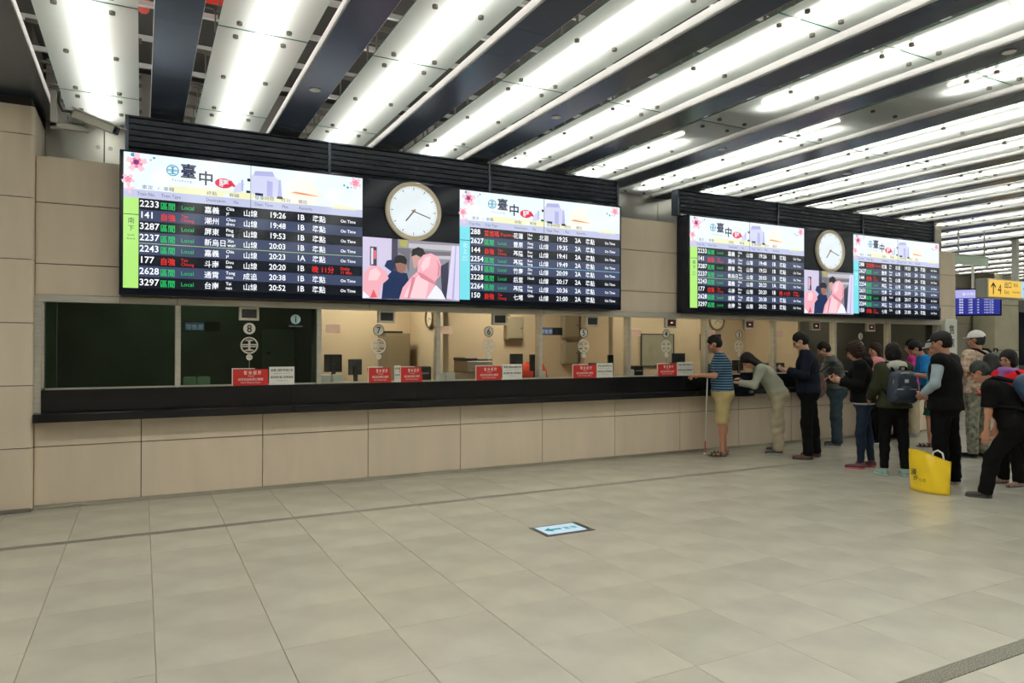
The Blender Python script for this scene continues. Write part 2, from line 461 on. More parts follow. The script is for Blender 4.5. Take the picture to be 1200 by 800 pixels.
# ------------------------------------------------------------------ ceiling
cl = struct(MB().box(-7, 36, -6, 14.3, 4.75, 4.95).build('ceiling', VOIDM))
Z_B, Z_G = 4.0, 4.03
def y_end(x): return REC_Y - 0.03 if x < END_X - 0.3 else 13.98
Y_S = -5.0
bm_cache = {}
for k in range(-4, 30):
    x0 = 0.07 + 1.2 * k; x1 = x0 + 0.31; ye = y_end(x1)
    if k == -1: x0 = -1.40
    # bottom sheets, each 2.4 m long, joined by fine joints
    ylist = [ye] + [v for v in [7.05 - 2.35 * j if ye < 9.5 else 13.0 - 2.35 * j for j in range(9)] if v > Y_S and v < ye] + [Y_S]
    for ya, yb in zip(ylist[1:], ylist):
        m = MB(); m.box(x0, x1, ya + 0.002, yb - 0.002, Z_B, Z_B + 0.02)
        bo = m.build('ceiling_beam', BEAMM, cl)
        for xf in (x0 - 0.004, x1): MB().box(xf, xf + 0.004, ya, yb, Z_B + 0.002, Z_B + 0.085).build('flange', WHITE_UP, bo)
def skip_tube(xc, ya, yb):
    # lamps that are out in the photograph
    ym = (ya + yb) / 2
    return (5.0 < xc < 6.1 and 5.3 < ym < 6.4) or (6.3 < xc < 7.3 and 4.1 < ym < 5.2)
bolt = MB()
glass_cache = {}
def glass_panel(xa, xb, ya, yb):
    L = yb - ya; key = round(L, 3)
    if key not in glass_cache:
        w = xb - xa
        g_ = MB(); g_.add([(0, 0, 0), (w, 0, 0), (w, L, 0), (0, L, 0)], [(0, 3, 2, 1)])
        g_.cur = 1
        g_.add([(0, 0, 0), (w, 0, 0), (w, L, 0), (0, L, 0), (0, 0, .012), (w, 0, .012), (w, L, .012), (0, L, .012)],
               [(0, 1, 5, 4), (1, 2, 6, 5), (2, 3, 7, 6), (3, 0, 4, 7)])
        b_ = MB()
        us = (0.17, 0.60 * 1.0) if L > 1 else (0.17, 0.60)
        for v in ((0.12, L / 2, L - 0.12) if L > 1 else (L - 0.12,) if L < 0.3 else (0.12, L - 0.12)):
            for u in (0.14, 0.50):
                b_.cyl((u, v, -0.022), (0, 0, 1), 0.021, 0.022, 10)
                b_.cyl((u, v, 0.013), (0, 0, 1), 0.012, 0.20, 6)
                b_.box(u - 0.16 if u < 0.3 else u, u if u < 0.3 else u + 0.19, v - 0.006, v + 0.006, 0.16, 0.20)
            b_.box(-0.012, -0.002, v - 0.012, v + 0.012, -0.004, 0.20)
            b_.box(-0.14, -0.002, v - 0.010, v + 0.010, 0.17, 0.20)
        glass_cache[key] = (g_.mesh('glass_panel', [FROST, EDGE_G]), b_.mesh('bolt_fittings', BOLTM))
    gm, bm_ = glass_cache[key]
    o = bpy.data.objects.new('glass_panel', gm); COL.objects.link(o); o.parent = cl; o.location = (xa, ya, Z_G)
    q = bpy.data.objects.new('bolt_fittings', bm_); COL.objects.link(q); q.parent = o; q['kind'] = 'stuff'
    return o
tube_mesh = {}
for k in range(-3, 29):
    xa = 0.498 + 1.2 * k; xb = xa + 0.667; xc = (xa + xb) / 2; ye = y_end(xa)
    j0 = 7.88 if ye < 9.5 else 7.88 + 2.12 * 2
    js = [ye] + [v for v in [j0 - 2.12 * j for j in range(10)] if v > Y_S and v < ye - 0.05] + [Y_S]
    for ya, yb in zip(js[1:], js):
        glass_panel(xa, xb, ya + 0.008, yb - 0.008)
    # fluorescent tubes above the glass, end to end
    y = ye - 0.28
    while y > Y_S + 1.2:
        if not skip_tube(xc, y - 1.17, y):
            if 't' not in tube_mesh: tube_mesh['t'] = MB().tube([(0, 0, 0), (0, 1.14, 0)], 0.017, 8).mesh('fluorescent_tube', TUBEM)
            if 'b' not in tube_mesh: tube_mesh['b'] = MB().box(-0.03, 0.03, -0.01, 1.15, 0.03, 0.065).mesh('tube_batten', WHITE_UP)
            o = bpy.data.objects.new('fluorescent_tube', tube_mesh['t']); COL.objects.link(o); o.parent = cl
            o.location = (xc, y - 1.155, Z_G + 0.082)
            q = bpy.data.objects.new('batten', tube_mesh['b']); COL.objects.link(q); q.parent = o
        y -= 1.17
# cross rails in the void, red sprinkler pipes, recessed spots on the beams
y = 8.62
while y > Y_S:
    MB().box(-3.2 if y < 8.3 else END_X, 34, y - 0.02, y + 0.02, 4.36, 4.40).build('cross_rail', RAIL, cl); y -= 0.72
sp = thing('sprinkler_pipe', 'red sprinkler pipe seen in the ceiling gaps above the left beam', 'pipe', (0, 5, 4.5))
MB().tube([(-0.0, 6.75, 4.46), (-0.0, -3, 4.46)], 0.045, 10).build('main_pipe', REDP, sp, True)
MB().tube([(-0.0, 6.3, 4.46), (1.25, 6.3, 4.46), (1.25, 7.6, 4.46)], 0.036, 10).build('branch_pipe', REDP, sp, True)
MB().tube([(1.25, 6.3, 4.46), (1.25, 2.0, 4.46)], 0.036, 10).build('branch_pipe', REDP, sp, True)
# added fill spots along the beams brighten floor and walls, apart from the downlight lenses
for xs_ in range(-2, 27, 2):
    for y in (-3.0, 0.9, 5.0):
        l = bpy.data.lights.new('fill_spot', 'SPOT'); l.energy = SPOT_W * (1.0 if xs_ < 5 else 0.45); l.spot_size = math.radians(165); l.spot_blend = 1.0
        l.shadow_soft_size = 0.04; l.color = (1.0, 0.96, 0.88)
        o = bpy.data.objects.new('fill_spot', l); COL.objects.link(o); o.location = (0.225 + 1.2 * xs_, y, Z_B - 0.03)
for x, y in ((-0.97, 5.9), (1.44, 6.7), (3.8, 6.32), (6.2, 6.4), (8.6, 6.5), (6.2, 3.2), (11.0, 5.0)):
    xx = 0.225 + 1.2 * round((x - 0.225) / 1.2)
    s_ = MB().ring((xx, y, Z_B - 0.006), X3, Y3, 0.040, 0.052, 0.006, 20).build('downlight', WHITE_UP, cl)
    MB().cyl((xx, y, Z_B - 0.003), (0, 0, 1), 0.0395, 0.003, 20).build('lens', WHITEP, s_)
# smoke curtain pane that runs on from the corner of the wall
sc_ = thing('smoke_curtain', 'pale green glass smoke curtain hanging past the end of the beige wall', 'glass panel', (END_X + 1, 8.4, 3.2))
MB().box(END_X + 0.02, END_X + 1.35, 8.40, 8.412, 3.27, 3.45).build('pane', mat('green_wired_glass', (0.48, 0.60, 0.50), 0.3), sc_)
MB().box(END_X + 0.02, END_X + 1.35, 8.39, 8.42, 3.45, 3.475).build('top_rail', STEEL_D, sc_)
for xh in (END_X + 0.3, END_X + 1.2):
    MB().box(xh, xh + 0.02, 8.395, 8.415, 3.475, 4.0).build('hanger', STEEL_D, sc_)

# ------------------------------------------------------------------ louvres over the boards
def louvre(x0, x1, label):
    t = thing('louvre_grille', label, 'grille', ((x0 + x1) / 2, 8.2, 3.56))
    MB().box(x0, x1, 8.262, 8.279, 3.57, 3.93).build('back_sheet', LOUV, t)
    for j in range(6):
        z = 3.572 + j * 0.060
        MB().prism([(8.150, z + 0.044), (8.168, z + 0.002), (8.262, z + 0.012), (8.262, z + 0.052)], (x0 + 0.02, 0, 0), Y3, Z3, x1 - x0 - 0.04).build('slat', LOUV, t)
    for e in (x0, x0 + (x1 - x0) / 3, x0 + 2 * (x1 - x0) / 3, x1 - 0.03):
        MB().box(e, e + 0.03, 8.14, 8.262, 3.565, 3.935).build('post', LOUV, t)
    MB().box(x0, x1, 8.14, 8.262, 3.93, 3.945).build('top_rail', LOUV, t)
    MB().box(x0 + 0.04, x1 - 0.04, 8.12, 8.139, 3.562, 3.574).build('bottom_trim', mat('polished_trim', (0.8, 0.78, 0.75), 0.2, metal=1.0), t)
louvre(-0.16, 5.966, 'black louvred grille above the nearer departure board')
louvre(7.03, 13.30, 'black louvred grille above the farther departure board')

# ------------------------------------------------------------------ departure boards
def _stuff_lettering():
    for o in COL.objects:
        if ('lettering' in o.name or o.name.startswith(('flower_picture', 'hour_marks'))) and o.parent is not None: o['kind'] = 'stuff'

E_WHITE = em('screen_white', (0.86, 0.95, 1.0), 0.95)
E_BAND = em('screen_lavender_band', (0.62, 0.66, 0.90), 0.85)
E_DARK = em('screen_row_black', (0.004, 0.006, 0.012), 1.0)
E_BLUE = em('screen_row_slate_blue', (0.045, 0.062, 0.125), 1.0)
E_LET = em('screen_letters_white', (0.92, 0.95, 1.0), 1.15)
E_GRN = em('screen_letters_green', (0.02, 0.62, 0.16), 0.9)
E_RED = em('screen_letters_red', (0.85, 0.03, 0.02), 1.0)
E_LIME = em('screen_lime', (0.46, 0.85, 0.20), 0.95)
E_CYAN = em('screen_cyan', (0.20, 0.76, 0.85), 0.95)
E_NAVY = em('screen_navy_ink', (0.01, 0.02, 0.07), 1.0)
E_TEAL = em('screen_teal', (0.03, 0.33, 0.50), 1.0)
E_GINK = em('screen_grey_ink', (0.10, 0.10, 0.20), 1.0)
E_YEL = em('screen_pale_yellow', (0.90, 0.91, 0.58), 0.95)
E_PINK = em('screen_pink', (0.95, 0.60, 0.70), 0.95)
E_ROSE = em('screen_rose', (0.92, 0.22, 0.35), 0.95)
E_PURP = em('screen_purple', (0.22, 0.03, 0.22), 0.95)
E_BADGE = em('screen_badge_red', (0.75, 0.03, 0.08), 1.0)
E_LAV = em('screen_lilac', (0.50, 0.52, 0.86), 0.9)
E_LAV2 = em('screen_pale_lilac', (0.72, 0.74, 0.97), 0.9)
E_ORG = em('screen_soft_orange', (1.0, 0.78, 0.58), 0.95)
E_ORG2 = em('screen_deep_orange', (0.85, 0.25, 0.08), 0.95)
SEAM = mat('screen_seam', (0.01, 0.012, 0.02), 0.4)

SOUTH = [('2233', '區間', 'Local', '嘉義', 'Chia', 'yi', '山線', '19:26', '1B'), ('141', '自強', 'Tze\nChiang', '潮州', 'Chao', 'zhou', '山線', '19:48', '1B'),
         ('3287', '區間', 'Local', '屏東', 'Ping', 'tung', '山線', '19:53', '1B'), ('2237', '區間', 'Local', '新烏日', 'Xin', 'wuri', '山線', '20:03', '1B'),
         ('2243', '區間', 'Local', '嘉義', 'Chia', 'yi', '山線', '20:23', '1A'), ('177', '自強', 'Tze\nChiang', '斗南', 'Dou', 'nan', '山線', '20:20', '1B'),
         ('2628', '區間', 'Local', '通霄', 'Tong', 'xiao', '成追', '20:38', '1B'), ('3297', '區間', 'Local', '台南', 'Tai', 'nan', '山線', '20:52', '1B')]
NORTH = [('288', '普悠瑪', 'Puyuma', '花蓮', 'Hua', 'lien', '北迴', '19:25', '2A'), ('2627', '區間', 'Local', '豐原', 'Feng', 'yuan', '山線', '19:35', '2A'),
         ('144', '自強', 'Tze\nChiang', '基隆', 'Kee', 'lung', '山線', '19:41', '2A'), ('2254', '區間', 'Local', '基隆', 'Kee', 'lung', '山線', '19:49', '2A'),
         ('2631', '區間', 'Local', '竹南', 'Zhu', 'nan', '山線', '20:09', '2A'), ('3228', '區間', 'Local', '后里', 'Houli', '', '山線', '20:17', '2A'),
         ('2264', '區間', 'Local', '基隆', 'Kee', 'lung', '山線', '20:36', '2A'), ('150', '自強', 'Tze\nChiang', '七堵', 'Qidu', '', '山線', '21:00', '2A')]
U, V = X3, Z3
def petals(mb, cx, cy, r, n, y, a0=0.3, w=0.34):
    for i in range(n):
        a = a0 + 2 * math.pi * i / n
        d = Vector((math.cos(a), 0, math.sin(a))); e = Vector((-math.sin(a), 0, math.cos(a)))
        pts = [(0, 0), (.35, w * .6), (.7, w * .75), (1, .25), (.95, 0), (1, -.25), (.7, -w * .75), (.35, -w * .6)]
        mb.flat([(p * r, q * r) for p, q in pts], (cx, y - 0.0002 * i, cy), d, e)
def railway_logo(mb, cx, cz, r, y, depth=0.001):
    """circle with the stylised character: ring, three bars, stem"""
    o = lambda x, z: (cx + x * r, y, cz + z * r)
    mb.ring((cx, y, cz), X3, Z3, r * 0.84, r, depth, 32)
    def bar(x0, x1, z0, z1): mb.prism([(x0 * r, z0 * r), (x1 * r, z0 * r), (x1 * r, z1 * r), (x0 * r, z1 * r)], (cx, y, cz), X3, Z3, depth)
    bar(-0.98, 0.98, 0.02, 0.16); bar(-0.98, 0.98, -0.20, -0.08)
    bar(-0.13, 0.13, -0.62, 0.70)
    mb.prism([(-0.5 * r, 0.52 * r), (0.5 * r, 0.52 * r), (0.32 * r, 0.68 * r), (-0.32 * r, 0.68 * r)], (cx, y, cz), X3, Z3, depth)
    mb.prism([(-0.62 * r, -0.66 * r), (0.62 * r, -0.66 * r), (0.36 * r, -0.48 * r), (-0.36 * r, -0.48 * r)], (cx, y, cz), X3, Z3, depth)

def screen(root, x0, rows, strip_mat, strip_txt, yS):
    """one listing screen: header, direction strip, eight rows"""
    W, Z1, Z0 = 2.411, 3.534, 2.181
    zh = 3.083; rh = (zh - Z0) / 8
    hp = MB().box(x0, x0 + W, yS, yS + 0.01, zh, Z1).build('header_panel', E_WHITE, root)
    y1, y2, y3 = yS - 0.0008, yS - 0.0016, yS - 0.0026
    def poly(pts, nm, mt, y=y1):
        for p in pts: MB().flat([(a, b) for a, b in p], (x0, y, zh), U, V).build(nm, mt, hp)
    poly([[(0, 0), (W, 0), (W, 0.085), (0, 0.085)]], 'caption_band', E_BAND)
    poly([[(0.45, 0.085), (0.9, 0.085), (0.98, 0.155), (0.40, 0.155)], [(1.03, 0.085), (1.20, 0.085), (1.30, 0.16), (0.92, 0.16)],
          [(1.27, 0.085), (1.55, 0.085), (1.66, 0.15), (1.36, 0.15)], [(1.62, 0.085), (1.78, 0.085), (1.86, 0.145), (1.70, 0.145)],
          [(2.05, 0.07), (2.33, 0.07), (2.36, 0.10), (2.10, 0.12)]], 'yellow_flash', E_YEL)
    poly([[(1.02, .14), (1.1, .16), (1.13, .25), (1.08, .26), (1.03, .2)], [(1.20, 0.15), (1.50, 0.13), (1.50, 0.32), (1.44, 0.36), (1.20, 0.35)]], 'hall_picture', E_LAV2, y1 - 0.0002)
    poly([[(1.22, 0.35), (1.44, 0.36), (1.42, 0.41), (1.24, 0.40)], [(1.36, 0.14), (1.42, 0.135), (1.42, 0.3), (1.36, 0.31)], [(1.10, 0.17), (1.12, 0.17), (1.12, 0.29), (1.10, 0.29)],
          [(1.47, 0.13), (1.52, 0.13), (1.505, 0.33), (1.485, 0.33)]], 'hall_picture', E_LAV, y1 - 0.0004)
    poly([[(1.15, 0.155), (1.19, 0.155), (1.19, 0.18), (1.15, 0.18)], [(1.24, 0.14), (1.32, 0.135), (1.32, 0.165), (1.24, 0.165)], [(1.16, 0.28), (1.19, 0.28), (1.19, 0.31), (1.16, 0.31)], [(1.46, 0.125), (1.53, 0.12), (1.52, 0.15), (1.47, 0.15)]], 'hall_picture', E_NAVY, y1 - 0.0006)
    poly([[(1.56, 0.10), (1.88, 0.09), (1.92, 0.24), (1.84, 0.36), (1.70, 0.38), (1.60, 0.30)]], 'sunset_picture', em('screen_faint_peach', (0.97, 0.93, 0.82), 0.97), y1 - 0.0001)
    poly([[(1.58, 0.20), (1.70, 0.19), (1.86, 0.185), (1.99, 0.19), (1.86, 0.205), (1.66, 0.225)]], 'sunset_picture', E_ORG, y1 - 0.0003)
    poly([[(1.62, 0.205), (1.74, 0.196), (1.92, 0.191), (1.78, 0.209), (1.66, 0.218)]], 'sunset_picture', E_ORG2, y1 - 0.0005)
    m_ = MB(); petals(m_, x0 + 0.115, 3.435, 0.095, 5, y1); petals(m_, x0 + 0.04, 3.26, 0.06, 5, y1, 1.0); petals(m_, x0 + 0.05, 3.17, 0.05, 4, y1, .2); petals(m_, x0 + 2.33, 3.47, 0.07, 5, y1, .8); m_.build('flower_picture', E_PINK, hp)
    m_ = MB(); petals(m_, x0 + 0.115, 3.435, 0.055, 5, y2, .9); petals(m_, x0 + 0.04, 3.26, 0.035, 5, y2, 1.6); petals(m_, x0 + 2.33, 3.47, 0.04, 5, y2, .2); m_.build('flower_picture', E_ROSE, hp)
    m_ = MB(); petals(m_, x0 + 0.11, 3.44, 0.028, 5, y3, .3, .6); m_.build('flower_picture', E_PURP, hp)
    m_ = MB()
    for a, b, r in ((.27, 3.50, .012), (.24, 3.475, .008), (.08, 3.51, .02), (2.20, 3.43, .012), (2.24, 3.41, .014), (2.28, 3.415, .008)): petals(m_, x0 + a, b, r, 5, y1, 0, .6)
    m_.build('flower_picture', E_TEAL, hp)
    m_ = MB(); railway_logo(m_, x0 + 0.44, 3.395, 0.058, y1, 0.0008); m_.build('railway_emblem', E_TEAL, hp)
    m_ = MB(); m_.text('臺', (x0 + 0.51, y2, 3.345), U, V, 0.155, bold=0.02); m_.text('中', (x0 + 0.675, y2, 3.29), U, V, 0.155, bold=0.02); m_.build('title_lettering', E_NAVY, hp)
    m_ = MB(); m_.flat([(0.045 * math.cos(a) * 1.9, 0.052 * math.sin(a)) for a in [i * math.pi / 12 for i in range(24)]], (x0 + 0.925, y1, 3.315), U, V)
    m_.flat([(0.07, -0.02), (0.14, -0.035), (0.11, -0.008), (0.07, 0.045)], (x0 + 0.925, y1, 3.315), U, V)
    m_.build('title_badge', E_BADGE, hp)
    MB().text('驛', (x0 + 0.925, y2, 3.285), U, V, 0.085, 'c', 0.01, sx=1.15).build('badge_lettering', E_WHITE, hp)
    m_ = MB()
    m_.text('T a i c h u n g', (x0 + 0.43, y2, 3.288), U, V, 0.028, bold=0.0, sx=1.2)
    for s_, a in (('車次', .16), ('/', .305), ('車種', .355), ('終點', .76), ('幹線', 1.0 - .02), ('發車時間', 1.235), ('月台', 1.51), ('備註', 1.69)):
        m_.text(s_, (x0 + a, y2, zh + 0.098), U, V, 0.046, bold=0.0, sx=1.1)
    for s_, a in (('Train No.', .12), ('Train Type', .335), ('Destination', .755), ('Via', 1.02), ('Dept. Time', 1.235), ('Plat.', 1.52), ('Remarks', 1.70)):
        m_.text(s_, (x0 + a, y2, zh + 0.028), U, V, 0.048, bold=0.0, sx=0.85)
    m_.build('caption_lettering', E_GINK, hp)
    st = MB().box(x0, x0 + 0.135, yS, yS + 0.01, Z0, zh).build('direction_strip', strip_mat, root)
    m_ = MB()
    for s_, z, sz in ((strip_txt[0], 2.83, .062), (strip_txt[1], 2.755, .062), (strip_txt[2], 2.70, .026), (strip_txt[3], 2.665, .026)): m_.text(s_, (x0 + 0.067, y2, z), U, V, sz, 'c', 0.0)
    m_.build('direction_lettering', E_NAVY if strip_mat is E_LIME else E_WHITE, st)
    order = [0, 1, 0, 1, 1, 0, 1, 0]
    for i, r in enumerate(rows):
        za, zb = zh - rh * (i + 1), zh - rh * i
        row = MB().box(x0 + 0.136, x0 + W, yS, yS + 0.01, za, zb).build('listing_row', E_BLUE if order[i] else E_DARK, root)
        zt = za + 0.030
        wl_ = MB()
        wl_.text(r[0], (x0 + 0.142, y2, zt), U, V, 0.092, sx=0.97)
        wl_.text(r[3], (x0 + 0.74, y2, zt - 0.008), U, V, 0.076, bold=0.008, sx=0.95)
        xq = 0.95 if len(r[3]) < 3 else 0.965
        wl_.text(r[4], (x0 + xq, y2, zt + 0.033), U, V, 0.046, sx=0.95); wl_.text(r[5], (x0 + xq, y2, zt - 0.012), U, V, 0.046, sx=0.95)
        wl_.text(r[6], (x0 + 1.12, y2, zt - 0.008), U, V, 0.076, bold=0.008, sx=0.95)
        wl_.text(r[7], (x0 + 1.385, y2, zt - 0.004), U, V, 0.086, sx=0.92)
        wl_.text(r[8], (x0 + 1.675, y2, zt - 0.004), U, V, 0.086, sx=0.92)
        if r[0] == '177':
            rd = MB(); rd.text('晚 11分', (x0 + 1.84, y2, zt - 0.008), U, V, 0.08, bold=0.008, sx=.95); rd.text('Delay', (x0 + 2.16, y2, zt + 0.03), U, V, 0.046); rd.text('11 Min.', (x0 + 2.16, y2, zt - 0.015), U, V, 0.046)
            rd.build('delay_lettering', E_RED, row)
        else:
            wl_.text('準點', (x0 + 1.845, y2, zt - 0.008), U, V, 0.078, bold=0.008, sx=.95); wl_.text('On Time', (x0 + 2.16, y2, zt + 0.005), U, V, 0.048, sx=0.98)
        wl_.build('white_lettering', E_LET, row)
        gm = MB(); green = r[1] == '區間'
        gm.text(r[1], (x0 + 0.328, y2, zt - 0.008), U, V, 0.078, bold=0.012, sx=0.9)
        if '\n' in r[2]:
            a, b = r[2].split('\n'); gm.text(a, (x0 + 0.52, y2, zt + 0.03), U, V, 0.044, bold=0.0); gm.text(b, (x0 + 0.52, y2, zt - 0.012), U, V, 0.044, bold=0.0)
        else: gm.text(r[2], (x0 + (0.52 if r[1] != '普悠瑪' else .56), y2, zt + 0.003), U, V, 0.058, bold=0.0)
        gm.build('train_type_lettering', E_GRN if green else E_RED, row)
    MB().box(x0 + 1.193, x0 + 1.197, yS - 0.0035, yS, Z0, Z1).build('screen_seam', SEAM, root)
    MB().box(x0 + 0.136, x0 + W, yS - 0.004, yS, zh - rh * 4 - 0.003, zh - rh * 4 + 0.003).build('divider_line', em('screen_line_%s' % strip_txt[0], (0.55, 0.75, 0.35) if strip_mat is E_LIME else (0.35, 0.75, 0.95), 0.7), root)
    MB().box(x0, x0 + 0.135, yS - 0.003, yS, 2.862 + .05, 2.868 + .05).build('screen_seam', SEAM, root)

def board(x0):
    t = thing('departure_board', 'nearer wide electronic departure board over ticket windows eight to four', 'departure board', (x0, 8.0, 2.11))
    yS = 8.0
    MB().bbox(x0 - 0.035, x0 + 6.078, 8.009, 8.262, 2.112, 3.556, 0.006).build('casing', CASE, t)
    screen(t, x0, SOUTH, E_LIME, ('南', '下', 'South', 'Bound'), yS)
    screen(t, x0 + 3.632, NORTH, E_CYAN, ('北', '上', 'North', 'Bound'), yS)
    # dark gloss modules behind the clock
    xm = x0 + 2.413
    for i in range(2):
        for j in range(2):
            MB().bbox(xm + 0.005 + i * 0.606, xm + 0.608 + i * 0.606, 7.999, 8.009, 2.875 + j * 0.34, 3.21 + j * 0.34 - (0.016 if j else 0), 0.002).build('blank_module', CASE, t)
    # train picture, drawn flat as it is on the screen
    x1, w, z0, h = xm + 0.003, 1.213, 2.155, 0.71
    pic = MB().box(x1, x1 + w, yS, yS + 0.01, z0, z0 + h).build('picture_panel', em('picture_backdrop', (0.30, 0.29, 0.34), 0.9), t)
    def C(x, y):
        u = (x - 20) / 568.0; yt = 395 + (x - 20) * .06; yb = 740 + (x - 20) * 0.036
        return (min(max(u, 0), 1) * w, min(max(1 - (y - yt) / (yb - yt), 0), 1) * h)
    layers = [
        ((0.66, 0.60, 0.80), [[(20, 395), (190, 405), (185, 750), (20, 745)]]),
        ((0.05, 0.05, 0.09), [[(182, 405), (215, 405), (222, 620), (180, 640)], [(60, 450), (98, 452), (98, 560), (60, 555)], [(470, 560), (520, 530), (515, 745), (480, 745)]]),
        ((0.80, 0.76, 0.86), [[(66, 458), (78, 458), (78, 550), (66, 550)]]),
        ((0.75, 0.15, 0.22), [[(80, 470), (95, 472), (95, 520), (80, 520)]]),
        ((0.55, 0.53, 0.58), [[(280, 430), (540, 440), (540, 470), (280, 455)], [(400, 500), (530, 500), (530, 520), (400, 515)]]),
        ((0.16, 0.15, 0.18), [[(215, 455), (290, 460), (280, 600), (255, 500), (215, 480)], [(290, 470), (530, 478), (530, 500), (400, 495), (290, 485)]]),
        ((0.42, 0.40, 0.10), [[(222, 408), (275, 412), (268, 455), (232, 445)]]),
        ((0.74, 0.70, 0.92), [[(505, 745), (540, 440), (585, 442), (585, 755)]]),
        ((0.48, 0.44, 0.70), [[(540, 745), (560, 442), (567, 442), (552, 750)]]),
        ((0.012, 0.03, 0.10), [[(125, 745), (135, 640), (185, 585), (270, 600), (280, 640), (255, 745)], [(140, 560), (155, 528), (190, 522), (205, 560), (180, 590)]]),
        ((0.35, 0.16, 0.12), [[(200, 540), (265, 545), (262, 580), (240, 600), (215, 590)]]),
        ((0.01, 0.01, 0.015), [[(195, 545), (200, 508), (225, 495), (255, 502), (270, 525), (265, 550), (230, 540)], [(295, 505), (300, 465), (335, 450), (365, 460), (378, 490), (360, 510), (320, 495)]]),
        ((0.62, 0.35, 0.30), [[(297, 505), (325, 495), (345, 510), (330, 560), (310, 575)]]),
        ((0.92, 0.45, 0.52), [[(20, 690), (25, 600), (55, 562), (105, 558), (150, 590), (165, 630), (125, 665), (110, 740), (60, 740)],
                              [(330, 590), (335, 530), (365, 495), (410, 485), (455, 505), (472, 550), (468, 610), (440, 640), (420, 745), (225, 745), (245, 680), (300, 615)]]),
        ((0.98, 0.66, 0.70), [[(60, 585), (95, 570), (120, 600), (100, 640), (50, 640)], [(350, 560), (375, 510), (410, 500), (400, 560), (360, 590)], [(250, 735), (290, 650), (340, 610), (400, 640), (380, 745)]]),
        ((0.75, 0.25, 0.33), [[(330, 592), (360, 600), (440, 650), (435, 665), (350, 625)], [(300, 620), (320, 625), (285, 742), (272, 742)], [(445, 520), (468, 560), (462, 610), (450, 620), (455, 560)]]),
        ((0.90, 0.90, 0.97), [[(385, 745), (440, 665), (475, 700), (500, 748)], [(20, 740), (22, 700), (60, 735)]]),
        ((0.80, 0.12, 0.14), [[(60, 738), (80, 690), (100, 735)]]),
    ]
    for i, (c, ps) in enumerate(layers):
        for p in ps: MB().flat([C(*q) for q in p], (x1, yS - 0.0006 - 0.0003 * i, z0), U, V).build('picture_layer', em('picture_%d' % i, c, 0.95), pic)
    return t
b1 = board(-0.169)
b2 = copy_tree(b1)
b2.location.x += 7.32
b2['label'] = 'farther wide electronic departure board over ticket windows three to one'
for b in (b1, b2): b['group'] = 'electronic departure boards'

# clocks
def clock(cx, label):
    cz = 3.205; y = 7.998
    t = thing('wall_clock', label, 'clock', (cx, y, cz), 'round clocks on the departure boards')
    m_ = MB()
    prof = [(0.295, 0.0), (0.345, 0.0), (0.349, -0.03), (0.335, -0.045), (0.300, -0.040), (0.293, -0.022)]
    n = 56
    for a, b in zip(prof, prof[1:]):
        vs = []
        for k in range(n):
            an = 2 * math.pi * k / n
            for r, d in (a, b): vs.append((cx + r * math.cos(an), y + d, cz + r * math.sin(an)))
        m_.add(vs, [(2 * k, 2 * ((k + 1) % n), 2 * ((k + 1) % n) + 1, 2 * k + 1) for k in range(n)])
    m_.build('bezel', mat('pale_gold_bezel', (0.95, 0.84, 0.66), 0.35, metal=0.1), t, True)
    MB().cyl((cx, y - 0.020, cz), (0, 1, 0), 0.297, 0.018, 56).build('dial', em('clock_dial_glow', (0.86, 0.94, 0.97), 0.88), t)
    m_ = MB()
    for k in range(60):
        an = 2 * math.pi * k / 60; d = Vector((math.sin(an), 0, math.cos(an))); e = Vector((math.cos(an), 0, -math.sin(an)))
        l, w_ = (0.035, 0.004) if k % 5 == 0 else (0.012, 0.0018)
        m_.prism([(-w_, 0), (w_, 0), (w_, l), (-w_, l)], Vector((cx, y - 0.0215, cz)) + d * (0.285 - l), e, d, 0.001)
    m_.build('hour_marks', mat('grey_mark', (0.10, 0.10, 0.11), 0.5), t)
    for nm, an, l, w_ in (('minute_hand', math.radians(108), 0.215, 0.006), ('hour_hand', math.radians(219), 0.15, 0.008)):
        d = Vector((math.sin(an), 0, math.cos(an))); e = Vector((math.cos(an), 0, -math.sin(an)))
        MB().prism([(-w_, -0.03), (w_, -0.03), (w_, l), (0, l + .01), (-w_, l)], (cx, y - 0.026, cz), e, d, 0.002).build(nm, mat('grey_hand', (0.22, 0.20, 0.20), 0.4), t)
    MB().cyl((cx, y - 0.032, cz), (0, 1, 0), 0.016, 0.01, 16).build('hub', mat('copper_hub', (0.6, 0.35, 0.22), 0.3, metal=0.7), t)
clock(2.855, 'round white clock with pale gold rim on the nearer departure board')
clock(10.165, 'round white clock with pale gold rim on the farther departure board')

# ------------------------------------------------------------------ inside the ticket booths
BZ = 2.80
struct(MB().box(-0.9, 13.7, 10.62, 10.75, 0, BZ).build('wall_inner', CWALL))
struct(MB().box(-0.9, 13.7, 8.57, 10.75, BZ, BZ + 0.08).build('ceiling_inner', mat('booth_ceiling', (0.6, 0.58, 0.52), 0.8)))
struct(MB().box(-0.9, 13.7, 8.57, 10.62, -0.005, 0.0).build('floor_inner', mat('booth_floor', (0.20, 0.19, 0.17), 0.6)))
struct(MB().box(1.80, 1.86, 8.62, 10.62, 0, BZ).build('wall_partition', mat('partition_green', (0.03, 0.05, 0.04), 0.6)))
struct(MB().box(10.95, 11.0, 9.3, 10.62, 0, BZ).build('wall_partition', CWALL))
struct(MB().box(3.75, 3.83, 9.25, 10.62, 0, BZ).build('wall_partition', CWALL))
struct(MB().box(6.9, 6.98, 9.7, 10.62, 0, BZ).build('wall_partition', CWALL))
struct(MB().box(-0.93, -0.87, 8.56, 9.66, 0, BZ).build('wall_dark', GREEN_D))
struct(MB().box(13.66, 13.72, 8.56, 10.0, 0, BZ).build('wall_dark', mat('brown_side_wall', (0.10, 0.09, 0.075), 0.7)))
